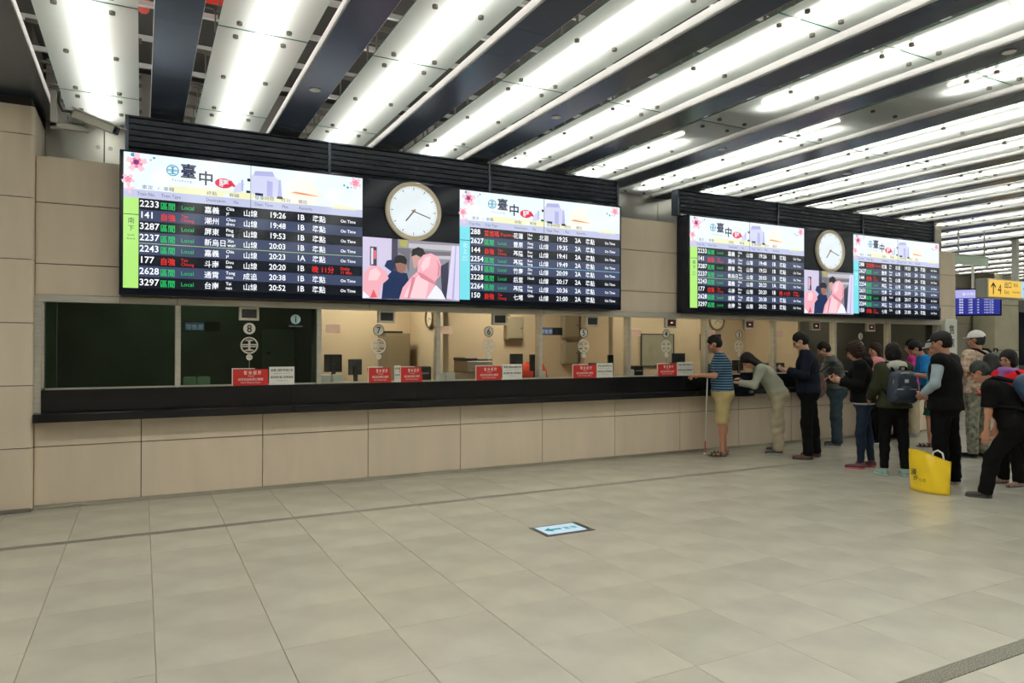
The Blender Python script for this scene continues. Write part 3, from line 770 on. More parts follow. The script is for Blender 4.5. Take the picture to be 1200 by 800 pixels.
struct(MB().box(-0.86, 1.79, 9.6, 9.66, 0, BZ).build('wall_dark', GREEN_D))  # dark sheet put in as the dim depth behind window eight
struct(MB().box(11.05, 13.6, 9.9, 9.96, 0, BZ).build('wall_dark', mat('dark_brown_partition', (0.10, 0.09, 0.075), 0.7)))
for k, (x, y) in enumerate(((2.8, 9.7), (5.2, 9.6), (7.9, 9.6), (9.5, 9.6), (12.3, 9.1), (0.45, 9.05))):  # last one is an added fill panel that lifts the dark booth
    t = thing('ceiling_light', ['square booth ceiling light above window seven', 'square booth ceiling light above window six', 'square booth ceiling light above window four',
              'square booth ceiling light above window three', 'square booth ceiling light above window one', 'square dim fill panel added above dark window eight'][k], 'light', (x, y, BZ), 'ceiling lights inside the booths')
    MB().box(x - .32, x + .32, y - .32, y + .32, BZ - 0.03, BZ).build('frame', WHITEP, t)
    MB().box(x - .29, x + .29, y - .29, y + .29, BZ - 0.035, BZ - 0.028).build('diffuser', em('booth_lamp_%d' % (k if k > 3 else k // 2), (1.0, 0.90, 0.70), 29.0 if k < 2 else 17.0 if k < 4 else (9.0 if k == 4 else 5.0)), t)
# worktop behind the glass
wt = thing('booth_worktop', 'long pale worktop just behind the ticket windows', 'counter', (5, 8.7, 0.0))
for a, b in zip([-0.84, 1.87, 4.78, 7.74, 10.7], [1.79, 4.77, 7.73, 10.69, 13.6]):
    MB().bbox(a, b, 8.56, 9.05, 1.10, 1.14, 0.004).build('worktop_slab', mat('worktop_laminate', (0.33, 0.25, 0.17), 0.4), wt)
    MB().box(a, b, 8.98, 9.0, 0.0, 1.10).build('front_board', GREYP, wt)

FRY = 8.325
def win_center(n): return 1.06 + 1.4775 * (8 - n)
WINNAME = {n: 'window ' + NUMW[n] for n in range(9)}
WINNAME[0] = 'the unnumbered last window'
INK_W = mat('sticker_off_white', (0.70, 0.68, 0.60), 0.5)
RINGM = mat('sticker_black', (0.02, 0.02, 0.02), 0.5)
for n in range(8, -1, -1):
    cx = win_center(n)
    if n:
        d = tag(MB().cyl((cx, FRY, 1.797), (0, 1, 0), 0.064, 0.002, 36).build('number_disc', INK_W, org=(cx, FRY, 1.797)), 'round white number disc reading %s on the ticket glass' % NUMW[n], 'sign', 'number discs on the ticket windows')
        MB().text(str(n), (cx, FRY - 0.0008, 1.758), X3, Z3, 0.115, 'c', 0.02, 0.95).build('numeral', INK, d)
        if n < 8: MB().ring((cx, FRY - 0.0005, 1.797), X3, Z3, 0.060, 0.069, 0.0018, 36).build('rim', RINGM, d)
    m_ = MB(); railway_logo(m_, cx, 1.61, 0.094, FRY, -0.002)
    m_.build('emblem_sticker', INK_W, org=(cx, FRY, 1.61))
    e = bpy.context.scene.objects[-1] if False else [o for o in COL.objects if o.name.startswith('emblem_sticker')][-1]
    tag(e, 'round railway emblem sticker under the number %s' % NUMW[n] if n else 'round railway emblem sticker on the last glass without a number', 'sticker', 'railway emblems on the glass')
    # speaking hole disc and microphone stem
    t = thing('speaking_disc', 'small round speaking disc with a thin stem on %s' % WINNAME[n], 'intercom', (cx, FRY, 1.18), 'speaking discs on the ticket windows')
    MB().cyl((cx, FRY - 0.008, 1.478), (0, 1, 0), 0.033, 0.01, 20).build('disc', INK_W, t)
    MB().ring((cx, FRY - 0.0085, 1.478), X3, Z3, 0.012, 0.017, -0.001, 16).build('disc_ring', GREYP, t)
    MB().tube([(cx, FRY - 0.004, 1.182), (cx, FRY - 0.004, 1.445)], 0.005, 6).build('stem', STEEL_D, t)
    # little display box hanging from the header
    if n:
        dx = cx + (0.0 if n > 4 else 0.15)
        dx = {8: 1.05, 7: 2.62, 6: 4.15, 5: 5.60, 4: 7.02, 3: 8.62, 2: 10.17, 1: 11.62}[n]
        t = thing('passenger_display', 'small cream boxed display hanging above number ' + NUMW[n], 'display', (dx, 8.27, 2.03), 'small displays above the ticket windows')
        MB().bbox(dx - 0.105, dx + 0.105, 8.262, 8.318, 1.885, 2.034, 0.006).build('housing', CREAM, t)
        MB().box(dx - 0.078, dx + 0.078, 8.259, 8.262, 1.912, 2.008).build('screen', BLACKP if n > 4 else mat('dim_red_display', (0.06, 0.008, 0.006), 0.3), t)
        if n < 5: MB().box(dx - 0.02, dx + 0.02, 8.2575, 8.259, 1.955, 1.97).build('lit_digits', em('display_digits', (1, 0.6, 0.5), 1.0), t)

def closed_sign(x0, x1, n, tilt, lab):
    t = thing('closed_sign', lab, 'sign', ((x0 + x1) / 2, 8.295, 1.166), 'red closed signs on the counter')
    z0, z1 = 1.168, 1.345; y = 8.262
    lean = tilt
    sh = lambda z: lean * (z1 - z) * 0.12
    MB().prism([(x0 + sh(z0) * 0, z0), (x1, z0), (x1 - sh(z0), z1), (x0 - sh(z0), z1)], (0, y, 0), X3, Z3, -0.006).build('plate', REDS, t)
    c = (x0 + x1) / 2; yt = y - 0.0012
    w = x1 - x0; mW = MB()
    mW.text('暫 停 服 務', (c + .02, yt, z1 - 0.055), X3, Z3, 0.046, 'c', 0.012, w * 2.3)
    mW.text('Closed', (c, yt, z1 - 0.080), X3, Z3, 0.022, 'c', 0.0)
    mW.text('請至其他售票口購票', (c, yt, z1 - 0.122), X3, Z3, 0.031, 'c', 0.008, w * 2.6)
    mW.text('Next Window Please', (c, yt, z1 - 0.152), X3, Z3, 0.022, 'c', 0.005, w * 3)
    o = mW.build('sign_lettering', PAPER, t); o['kind'] = 'stuff'
    MB().box(x0 - 0.012, x0 - 0.002, 8.258, 8.268, z0 - 0.003, z1 + 0.012).build('holder', WHITEP, t)
    MB().box(x0 - 0.012, x0 + w * 0.62, 8.262, 8.272, z1 + 0.004, z1 + 0.014).build('holder', WHITEP, t)
def notice(x0, x1, lab):
    t = thing('notice_card', lab, 'notice', ((x0 + x1) / 2, 8.295, 1.166), 'white printed notices on the counter')
    z0, z1 = 1.168, 1.37; y = 8.275
    MB().box(x0, x1, y, y + 0.004, z0, z1).build('card', PAPER, t)
    c = (x0 + x1) / 2; w = x1 - x0; mW = MB()
    mW.text('本窗口開放時間公告', (c, y - .001, z1 - 0.05), X3, Z3, 0.030, 'c', 0.012, w * 3.25)
    mW.text('Opening hours of this window', (c, y - .001, z1 - 0.078), X3, Z3, 0.014, 'c', 0.0, w * 3.9)
    mW.text('請至開放窗口購票謝謝', (c, y - .001, z1 - 0.128), X3, Z3, 0.028, 'c', 0.012, w * 3.2)
    mW.text('Thank you', (c, y - .001, z1 - 0.158), X3, Z3, 0.014, 'c', 0.0, 2)
    mW.build('notice_lettering', INK, t)['kind'] = 'stuff'
closed_sign(0.885, 1.25, 8, 0, 'red closed sign on the counter under number eight')
notice(1.265, 1.54, 'white printed notice beside the red sign under number eight')
closed_sign(2.40, 2.68, 7, 1, 'left red closed sign of the two under number seven')
notice(2.72, 2.80, 'white notice mostly hidden behind the right red sign under number seven')
closed_sign(2.80, 3.08, 7, 1, 'right red closed sign of the two under number seven')
closed_sign(3.81, 4.17, 6, 0, 'red closed sign on the counter under number six')
notice(4.19, 4.485, 'white printed notice beside the red sign under number six')
closed_sign(5.28, 5.665, 5, 0, 'red closed sign on the counter under number five')
notice(5.68, 5.955, 'white printed notice beside the red sign under number five')
closed_sign(6.76, 7.12, 4, 0, 'red closed sign on the counter under number four')
notice(7.135, 7.45, 'white printed notice left of the man in the striped shirt')

# peach paper squares on the left of some windows
for k, (x, nm) in enumerate(((1.99, 7), (3.415, 6), (6.41, 4), (7.865, 3), (9.365, 2))):
    t = MB().box(x - 0.085, x + 0.085, 8.3255, 8.329, 1.76, 1.86).build('paper_square', mat('peach_paper', (0.95, 0.66, 0.50), 0.6), org=(x, 8.327, 1.8))
    tag(t, 'peach paper square taped high on the left of window %s' % NUMW[nm], 'notice', 'peach paper squares')
# information sticker, ticket sticker
t = thing('info_sticker', 'round pale blue information sticker on window eight', 'sticker', (1.56, FRY, 1.82))
MB().cyl((1.56, FRY, 1.91), (0, 1, 0), 0.055, 0.002, 30).build('disc', mat('pale_blue_sticker', (0.45, 0.68, 0.72), 0.5), t)
m_ = MB(); m_.text('i', (1.56, FRY - 0.001, 1.875), X3, Z3, 0.105, 'c', 0.02); m_.build('letter', INK, t)
MB().text('Information', (1.56, FRY, 1.822), X3, Z3, 0.032, 'c', 0.0).build('caption_lettering', mat('pale_blue_sticker', (0.4, 0.6, 0.6)), t)['kind'] = 'stuff'
for x, lab in ((0.40, 'small lit slate ticket sign on the left of window eight'), (4.80, 'small lit slate ticket sign on the left of window five')):
    t = thing('ticket_sign', lab, 'sign', (x, FRY, 1.76))
    MB().box(x, x + 0.36, 8.35, 8.352, 1.76, 1.865).build('dark_plate', mat('slate_plate', (0.015, 0.02, 0.022), 0.3), t)
    MB().box(x + 0.01, x + 0.20, 8.349, 8.3505, 1.768, 1.858).build('lit_plate', em('slate_lit', (0.05, 0.06, 0.11), 1.0), t)
    MB().text('零售票', (x + 0.015, 8.348, 1.785), X3, Z3, 0.06, 'l', 0.0).build('ticket_lettering', em('slate_text', (0.45, 0.45, 0.6), 0.8), t)['kind'] = 'stuff'

# equipment and furniture in the booths
def monitor(x, y, w, h, z, lab, stand=True, mt=BLACKP):
    t = thing('computer_monitor', lab, 'monitor', (x, y, 1.14))
    MB().bbox(x - w / 2, x + w / 2, y, y + 0.035, z, z + h, 0.006).build('screen_housing', mt, t)
    if stand:
        MB().box(x - 0.025, x + 0.025, y - 0.02, y - 0.001, 1.16, z + h * .5).build('stand', mt, t)
        MB().bbox(x - 0.11, x + 0.11, y - 0.09, y + 0.09, 1.142, 1.158, 0.004).build('foot', mt, t)
    return t
monitor(2.13, 8.90, 0.22, 0.22, 1.28, 'black monitor seen from behind, left in window seven')
monitor(2.40, 8.86, 0.17, 0.20, 1.24, 'black wire-framed monitor beside the stub monitor in window seven', mt=DGREY)
monitor(4.74, 8.90, 0.20, 0.22, 1.28, 'black monitor right of the notice in window six')
monitor(7.72, 8.90, 0.26, 0.20, 1.30, 'black monitor left behind the striped shirt in window four')
monitor(5.02, 8.88, 0.15, 0.24, 1.25, 'black monitor at the left edge of window five')
monitor(6.36, 8.88, 0.10, 0.26, 1.22, 'narrow black monitor at the left edge of window four')
monitor(9.02, 8.90, 0.24, 0.18, 1.20, 'dark monitor behind the bending visitor in window three')
tv = thing('wall_screen', 'flat dark screen on the back wall of window three', 'screen', (9.95, 10.5, 1.6))
MB().bbox(9.72, 10.24, 10.56, 10.615, 1.54, 1.86, 0.006).build('housing', DGREY, tv)
MB().box(9.735, 10.225, 10.556, 10.56, 1.555, 1.845).build('display', CASE, tv)
# printer
t = thing('printer', 'grey office copier with open lid behind window six', 'printer', (4.55, 10.2, 0))
MB().bbox(4.28, 4.80, 9.9, 10.4, 0.0, 1.20, 0.01).build('cabinet', mat('copier_beige', (0.42, 0.36, 0.27), 0.5), t)
MB().bbox(4.40, 4.84, 9.88, 10.4, 1.20, 1.38, 0.012).build('body', mat('copier_grey', (0.30, 0.26, 0.21), 0.5), t)
MB().bbox(4.38, 4.60, 9.92, 10.38, 1.382, 1.43, 0.01).build('feeder', BLACKP, t)
MB().bbox(4.61, 4.86, 9.92, 10.38, 1.382, 1.41, 0.008).build('lid', DGREY, t)
for z in (0.35, 0.62, 0.89): MB().box(4.32, 4.76, 9.893, 9.9, z, z + 0.22).build('paper_tray', GREYP, t)
MB().box(4.62, 4.74, 9.872, 9.88, 1.24, 1.26).build('slot', BLACKP, t)
# tall cabinet, junction boxes, whiteboard, clocks
t = thing('steel_cabinet', 'tall brown cabinet at the back of window seven', 'cabinet', (3.4, 10.4, 0))
MB().bbox(3.22, 3.60, 10.2, 10.60, 0, 1.80, 0.006).build('carcass', mat('cabinet_brown', (0.27, 0.21, 0.13), 0.5), t)
MB().bbox(3.235, 3.585, 10.185, 10.2, 0.03, 1.77, 0.003).build('door', mat('cabinet_brown', (0.27, 0.21, 0.13)), t)
MB().box(3.26, 3.275, 10.165, 10.185, 0.95, 1.08).build('handle', STEEL, t)
MB().box(3.20, 3.48, 10.2, 10.5, 1.80, 1.83).build('folder', BLACKP, t)
def jbox(x0, x1, z0, z1, lab, y=10.5, zc=BZ):
    t = thing('junction_box', lab, 'electrical box', ((x0 + x1) / 2, y, z0), 'grey wall boxes at the back of the booths')
    g_ = mat('junction_grey', (0.34, 0.28, 0.20), 0.5)
    MB().bbox(x0, x1, y, 10.62, z0, z1, 0.008).build('housing', g_, t)
    MB().bbox(x0 + 0.02, x1 - 0.02, y - 0.012, y, z0 + 0.02, z1 - 0.02, 0.004).build('door', g_, t)
    MB().cyl((x1 - 0.05, y - 0.02, (z0 + z1) / 2), (0, 1, 0), 0.012, 0.01, 8).build('lock', BLACKP, t)
    MB().tube([(x0 + 0.08, y + 0.06, z1), (x0 + 0.08, y + 0.06, zc)], 0.015, 6).build('conduit', g_, t)
jbox(5.40, 5.72, 1.72, 2.10, 'grey wall box high right behind window six')
jbox(6.52, 6.84, 1.76, 2.20, 'upper grey wall box at the back of window five')
jbox(6.52, 6.82, 1.30, 1.68, 'lower grey wall box at the back of window five', zc=1.75)
t = thing('wall_phone', 'small black wall phone under the grey box in window six', 'telephone', (6.0, 10.55, 1.35))
MB().bbox(5.93, 6.02, 10.57, 10.615, 1.33, 1.45, 0.006).build('body', BLACKP, t)
MB().bbox(5.935, 5.965, 10.545, 10.57, 1.34, 1.44, 0.006).build('handset', BLACKP, t)
t = thing('whiteboard', 'grey framed board at the back of window four', 'board', (8.6, 10.6, 1.2))
MB().box(8.28, 9.05, 10.595, 10.612, 1.24, 1.84).build('panel', mat('grey_board', (0.36, 0.33, 0.25), 0.4), t)
for a in ((8.27, 9.06, 1.83, 1.85), (8.27, 9.06, 1.23, 1.25), (8.27, 8.29, 1.25, 1.83), (9.04, 9.06, 1.25, 1.83)): MB().box(a[0], a[1], 10.585, 10.61, a[2], a[3]).build('frame', DGREY, t)
def small_clock(c, ux, r, lab):
    c = Vector(c); n = Vector(ux).cross(Z3).normalized()
    t = thing('office_clock', lab, 'clock', c)
    MB().ring(c, ux, Z3, r * 0.86, r, 0.04, 32).build('bezel', mat('clock_rim_brown', (0.20, 0.13, 0.08), 0.4), t)
    m_ = MB(); m_.ring(c + n * 0.01, ux, Z3, 0.0005, r * 0.87, 0.006, 32); m_.build('dial', mat('clock_dial_cream', (0.70, 0.62, 0.48), 0.5), t)
    for nm, a, l in (('minute_hand', 108, .7), ('hour_hand', 219, .5)):
        a = math.radians(a); d = Vector(ux) * math.sin(a) + Z3 * math.cos(a); e = Vector(ux) * math.cos(a) - Z3 * math.sin(a)
        f = Vector(ux).cross(Z3).normalized()
        MB().prism([(-.005, 0), (.005, 0), (.003, l * r), (-.003, l * r)], c + f * 0.028, e, d, 0.002).build(nm, INK, t)
small_clock((3.745, 9.72, 2.02), (0, -1, 0), 0.15, 'round wall clock seen side-on in window seven')
small_clock((10.15, 10.61, 2.13), (1, 0, 0), 0.20, 'round wall clock above the dark screen in window three')
# coat stand with orange-red jacket in window 5
t = thing('office_chair', 'office chair with an orange-red jacket over its back in window five', 'chair', (5.45, 9.5, 0))
MB().bbox(5.25, 5.65, 9.30, 9.72, 0.68, 0.74, 0.02).build('seat', BLACKP, t)
MB().bbox(5.27, 5.63, 9.70, 9.75, 0.80, 1.30, 0.02).build('backrest', BLACKP, t)
MB().tube([(5.45, 9.5, 0.1), (5.45, 9.5, 0.68)], 0.025, 8).build('column', STEEL_D, t)
for k in range(5):
    a = 2 * math.pi * k / 5
    MB().tube([(5.45, 9.5, 0.09), (5.45 + .28 * math.cos(a), 9.5 + .28 * math.sin(a), 0.05)], 0.018, 6).build('leg', BLACKP, t)
    MB().ell((5.45 + .28 * math.cos(a), 9.5 + .28 * math.sin(a), 0.028), (0.028, 0.028, 0.028), 8, 6).build('caster', BLACKP, t)
jk = MB()
sec = [(1.36, 0.10, 0.03), (1.33, 0.20, 0.06), (1.22, 0.25, 0.075), (1.05, 0.26, 0.08), (0.88, 0.28, 0.085), (0.80, 0.27, 0.08)]
vs = []
for z, w, d in sec:
    for k in range(20):
        a = 2 * math.pi * k / 20; q = 1 + 0.07 * math.sin(5 * a + z * 9)
        vs.append((5.45 + w * math.cos(a) * q, 9.70 + d * math.sin(a) * q, z))
fs = [(i * 20 + k, i * 20 + (k + 1) % 20, (i + 1) * 20 + (k + 1) % 20, (i + 1) * 20 + k) for i in range(5) for k in range(20)] + [tuple(range(20))]
jk.add(vs, fs)
tag(jk.build('jacket', mat('orange_red_cloth', (0.75, 0.06, 0.02), 0.8, bump=.2, bscale=20), smooth=True, org=(5.45, 9.7, 0.8)), 'orange-red jacket hung over the office chair in window five', 'jacket')
# white leaflet boxes just behind the glass
for k, (x, nm) in enumerate(((0.475, 'left leaflet box at the corner of window eight'), (0.615, 'right leaflet box at the corner of window eight'), (1.95, 'left leaflet box at the corner of window seven'),
                     (2.11, 'right leaflet box at the corner of window seven'), (3.44, 'left leaflet box at the corner of window six'), (3.58, 'right leaflet box at the corner of window six'),
                     (4.96, 'leaflet box at the corner of window five'), (6.50, 'leaflet box at the corner of window four'))):
    t = thing('leaflet_box', 'small white ' + nm, 'box', (x, 8.6, 1.14), 'small white leaflet boxes behind the glass')
    MB().bbox(x - 0.065, x + 0.065, 8.57, 8.64, 1.141, 1.255, 0.003).build('box', WHITEP, t)
    MB().box(x - 0.055, x + 0.055, 8.58, 8.63, 1.2551, 1.262).build('leaflets', PAPER, t)
# grey door glimpsed behind window 8
t = thing('back_door', 'grey green door glimpsed through dark window eight', 'door', (1.5, 9.58, 0))
MB().box(1.38, 1.78, 9.57, 9.597, 0, 1.82).build('leaf', mat('grey_green_door', (0.14, 0.19, 0.18), 0.5), t)
MB().box(1.43, 1.47, 9.55, 9.57, 1.5, 1.53).build('knob', BLACKP, t)
# black equipment row on the worktop
for k, (x, w, h, lab) in enumerate(((3.24, .22, .20, 'black ticket printer at the right end of window seven'), (4.50, .14, .16, 'black ticket printer behind the notice of window six'), (6.05, .26, .22, 'black ticket printer at the right end of window five'),
                           (6.72, .18, .17, 'black ticket printer behind the red sign of window four'), (8.34, .30, .19, 'dark ticket printer between the two visitors in window three'), (9.70, .34, .19, 'black ticket printer in window two'), (7.50, .2, .2, 'black ticket printer at the right end of window four'))):
    t = thing('ticket_printer', lab, 'printer', (x, 8.8, 1.14), 'ticket printers on the booth worktop')
    MB().bbox(x - w / 2, x + w / 2, 8.66, 8.86, 1.142, 1.142 + h, 0.012).build('housing', BLACKP, t)
    MB().box(x - w / 3, x + w / 3, 8.655, 8.66, 1.142 + h * .5, 1.142 + h * .62).build('slot', GREYP, t)

# ------------------------------------------------------------------ signs
t = thing('vertical_sign', 'tall narrow white ticketing sign at the end of the beige wall', 'sign', (14.0, 8.27, 1.0))
MB().bbox(13.80, 14.19, 8.245, 8.283, 0.95, 2.15, 0.012).build('board', mat('sign_white', (0.74, 0.76, 0.72), 0.4), t)
m_ = MB()
for k, ch in enumerate('售票處'): m_.text(ch, (14.0, 8.243, 1.88 - 0.27 * k), X3, Z3, 0.19, 'c', 0.01)
m_.build('sign_lettering', INK, t)['kind'] = 'stuff'
t = thing('wall_socket_sign', 'small black framed white sign at the right end of the farther board', 'sign', (13.5, 8.2, 2.14))
MB().bbox(13.32, 13.55, 8.18, 8.28, 2.13, 2.36, 0.005).build('housing', BLACKP, t)
MB().box(13.37, 13.50, 8.176, 8.18, 2.18, 2.32).build('face', em('small_sign_face', (0.8, 0.85, 0.85), 0.7), t)
m_ = MB(); m_.box(13.40, 13.42, 8.174, 8.176, 2.20, 2.30); m_.build('mark', INK, t)
# yellow exit sign
t = thing('exit_sign', 'yellow hanging exit sign with up arrow and number four', 'sign', (16.8, 8.7, 2.67))
MB().bbox(15.90, 18.6, 8.605, 8.86, 2.665, 3.075, 0.01).build('housing', mat('sign_housing_grey', (0.50, 0.52, 0.48), 0.35, metal=0.2), t)
MB().box(15.93, 17.16, 8.595, 8.605, 2.69, 3.05).build('yellow_face', em('exit_yellow', (0.92, 0.56, 0.06), 0.85), t)
MB().box(17.18, 18.57, 8.595, 8.605, 2.69, 3.05).build('blue_face', em('exit_pale_blue', (0.45, 0.72, 0.88), 0.85), t)
m_ = MB()
m_.text('4', (16.25, 8.593, 2.75), X3, Z3, 0.30, 'l', 0.0); m_.text('出口', (16.50, 8.593, 2.90), X3, Z3, 0.145, 'l', 0.01); m_.text('Exit', (16.50, 8.593, 2.76), X3, Z3, 0.12, 'l', 0.0)
m_.text('前站', (16.86, 8.593, 2.93), X3, Z3, 0.09, 'l', 0.0); m_.text('Taiwan Blvd.', (16.80, 8.593, 2.79), X3, Z3, 0.06, 'l', 0.0)
m_.build('exit_lettering', INK, t)['kind'] = 'stuff'
for x, nm in ((16.09, 'arrow'), (17.35, 'arrow')):
    m_ = MB(); m_.prism([(-.018, -.13), (.018, -.13), (.018, .06), (.09, .0), (.09, .04), (0, .13), (-.09, .04), (-.09, .0), (-.018, .06)], (x, 8.594, 2.87), X3, Z3, -0.001); m_.build(nm, INK, t)
for x in (17.2, 18.5):
    MB().box(x - 0.05, x + 0.05, 8.68, 8.78, 3.076, 4.36).build('hanger_post', mat('pale_post', (0.62, 0.62, 0.58), 0.4), t)
# hanging timetable monitor
t = thing('hanging_monitor', 'blue timetable monitor hanging left of the yellow exit sign', 'monitor', (21.5, 12.0, 2.6))
a_ = math.radians(-42)
R = Matrix.Rotation(a_, 3, 'Z'); c0 = Vector((21.45, 12.0, 2.92))
def RB(mb): mb.v = [tuple(c0 + R @ Vector(p)) for p in mb.v]; return mb
RB(MB().bbox(-0.72, 0.72, 0, 0.10, -0.40, 0.40, 0.01)).build('housing', CASE, t)
RB(MB().box(-0.68, 0.68, -0.008, 0, 0.12, 0.36)).build('header_area', em('monitor_lilac', (0.50, 0.48, 0.95), 0.8), t)
RB(MB().box(-0.68, 0.68, -0.008, 0, -0.36, 0.12)).build('table_area', em('monitor_blue', (0.02, 0.03, 0.28), 0.9), t)
m_ = MB()
for j in range(6):
    for a, s_ in ((-0.64, '2233'), (-0.38, '嘉義'), (-0.14, '山線'), (0.08, '1B'), (0.26, '19:26 準點')): m_.text(s_, (a, -0.010, 0.055 - 0.075 * j), X3, Z3, 0.055)
m_.text('臺中車站', (-0.3, -0.010, 0.2), X3, Z3, 0.10)
RB(m_).build('table_lettering', E_LAV2, t)['kind'] = 'stuff'
RB(MB().box(-0.03, 0.03, 0.03, 0.08, 0.40, 1.78)).build('hanger_post', mat('pale_post', (0.62, 0.62, 0.58)), t)
# plain tall dark box at far right
t = thing('dark_block', 'tall dark kiosk at the right edge beyond the concrete column', 'block', (29.2, 13.6, 0))
MB().bbox(p1.x + 0.02, p1.x + 1.6, 13.3, 13.9, 0, 3.2, 0.02).build('body', DGREY, t)
MB().box(p1.x + 0.2, p1.x + 1.4, 13.28, 13.3, 1.0, 2.8).build('front_panel', CASE, t)

# floor sign let into the tiles
t = thing('floor_sign', 'blue and white illuminated arrow sign set into the floor tiles', 'sign', (3.28, 5.3, 0))
MB().bbox(3.03, 3.52, 5.145, 5.465, -0.004, 0.0045, 0.002).build('frame', mat('floor_sign_frame', (0.06, 0.055, 0.05), 0.4), t)
MB().box(3.07, 3.46, 5.185, 5.435, 0.0045, 0.006).build('panel', em('floor_sign_face', (0.60, 0.80, 0.92), 0.85), t)
m_ = MB(); m_.prism([(0.0, 0.0), (0.07, 0.06), (0.07, 0.018), (0.17, 0.018), (0.17, -0.018), (0.07, -0.018), (0.07, -0.06)], (3.10, 5.31, 0.0061), X3, Y3, 0.0008)
m_.build('arrow', em('floor_sign_teal', (0.03, 0.30, 0.36), 0.8), t)
MB().text('售票', (3.29, 5.275, 0.0064), X3, Y3, 0.085, 'l', 0.01, .85).build('sign_lettering', em('floor_sign_teal', (0.03, 0.30, 0.36)), t)['kind'] = 'stuff'

# surveillance camera
t = thing('security_camera', 'white security camera on an arm in the upper left corner', 'camera', (-0.65, 8.0, 3.55))
B0 = at_y(60, 140, 8.0)
pA, pB = at_y(62, 146, 7.9), at_y(101, 153, 7.9)
arm = mat('arm_grey', (0.45, 0.44, 0.40), 0.4, metal=0.3)
MB().box(pA.x - 0.02, pA.x + 0.03, 7.88, 7.93, pA.z - 0.02, 3.998).build('drop_arm', arm, t)
MB().box(pA.x - 0.02, pB.x + 0.02, 7.88, 7.93, pB.z - 0.01, pB.z + 0.035).build('cross_arm', arm, t)
h0, h1 = at_y(88, 133, 7.88), at_y(136, 153, 7.62)
d = (h1 - h0).normalized(); s_ = d.cross(Z3).normalized(); u_ = s_.cross(d)
def OB(mb, c): mb.v = [tuple(Vector(c) + d * p[0] + s_ * p[1] + u_ * p[2]) for p in mb.v]; return mb
Lh = (h1 - h0).length
cwh = mat('camera_housing', (0.55, 0.53, 0.46), 0.4)
OB(MB().bbox(0.0, Lh, -0.045, 0.045, -0.045, 0.04, 0.012), h0).build('housing', cwh, t)
OB(MB().bbox(-0.01, Lh + 0.06, -0.055, 0.055, 0.042, 0.052, 0.003), h0).build('sunshade', cwh, t)
OB(MB().bbox(Lh, Lh + 0.008, -0.036, 0.036, -0.036, 0.032, 0.002), h0).build('front_glass', CASE, t)
OB(MB().tube([(Lh + 0.006, 0, 0), (Lh + 0.02, 0, 0)], 0.02, 12), h0).build('lens', BLACKP, t)
q = h0 + d * Lh * 0.4 - u_ * 0.045
MB().tube([q, (pB.x, 7.905, pB.z + 0.035)], 0.022, 10).build('joint', arm, t)
MB().tube([h0, h0 - d * 0.05 + Z3 * 0.0, Vector((pA.x + 0.08, 7.87, h0.z + 0.01)), Vector((pA.x + 0.05, 7.87, h0.z + 0.08)), Vector((pA.x + 0.05, 7.87, 3.995))], 0.014, 8).build('cable', BLACKP, t, True)

# yellow bag on the floor
t = thing('shopping_bag', 'large yellow plastic shopping bag standing on the floor behind the queue', 'bag', (7.75, 4.95, 0))
bl, br = at_z(1060, 573), at_z(1108, 582)
ax = (br - bl); L = ax.length; ax.normalize(); nb = Vector((-ax.y, ax.x, 0))
if nb.dot(Vector((7.75, 4.95, 0))) < 0: nb = -nb
yel = mat('yellow_plastic', (0.86, 0.60, 0.02), 0.32, spec=0.5, bump=0.35, bscale=7)
NU, NV = 18, 10
vs = []; fs = []
for side in (0, 1):
    for j in range(NV + 1):
        v = j / NV
        for i in range(NU + 1):
            u = i / NU
            hh = 0.415 + 0.03 * (1 - u) - 0.035 * u + 0.016 * math.sin(u * 5.2)
            bulge = math.sin(math.pi * u) ** 0.6 * (0.075 * (1 - v) ** 0.7 + 0.02) + 0.006 * math.sin(u * 17 + v * 7) * (0.3 + v)
            w = 1.0 - 0.04 * (1 - v) + 0.03 * v
            p = bl + ax * (L * (0.5 + (u - 0.5) * w)) + nb * (0.09 + (bulge if side else -bulge)) + Z3 * (0.004 + v * hh)
            vs.append(p)
n0 = (NU + 1) * (NV + 1)
for side in (0, 1):
    for j in range(NV):
        for i in range(NU):
            a = side * n0 + j * (NU + 1) + i
            q_ = (a, a + 1, a + NU + 2, a + NU + 1); fs.append(q_ if side == 0 else q_[::-1])
for i in range(NU): fs.append((i, i + n0, i + 1 + n0, i + 1))
for j in range(NV):
    for i in (0, NU):
        a = j * (NU + 1) + i; fs.append((a, a + NU + 1, a + NU + 1 + n0, a + n0))
MB().add(vs, fs).build('bag_body', yel, t, True)
fr = bl - nb * 0.012
tx = MB()
tx.text('漫', fr + ax * (L * 0.17) + Z3 * 0.19 - nb * 0.005, ax, Z3, 0.075, 'l', 0.01); tx.text('步', fr + ax * (L * 0.24) + Z3 * 0.13 - nb * 0.004, ax, Z3, 0.06, 'l', 0.01)
tx.text('小店', fr + ax * (L * 0.38) + Z3 * 0.125 - nb * 0.004, ax, Z3, 0.042, 'l', 0.0)
tx.build('brush_lettering', INK, t)['kind'] = 'stuff'
hp_ = bl + ax * (L * 0.72) + nb * 0.08 + Z3 * 0.40
MB().tube([hp_ - ax * 0.07 - Z3 * .04, hp_ - ax * 0.05 + Z3 * 0.05, hp_ + Z3 * 0.075, hp_ + ax * 0.05 + Z3 * 0.05, hp_ + ax * 0.07 - Z3 * .04], 0.009, 8).build('handle', WHITEP, t, True)

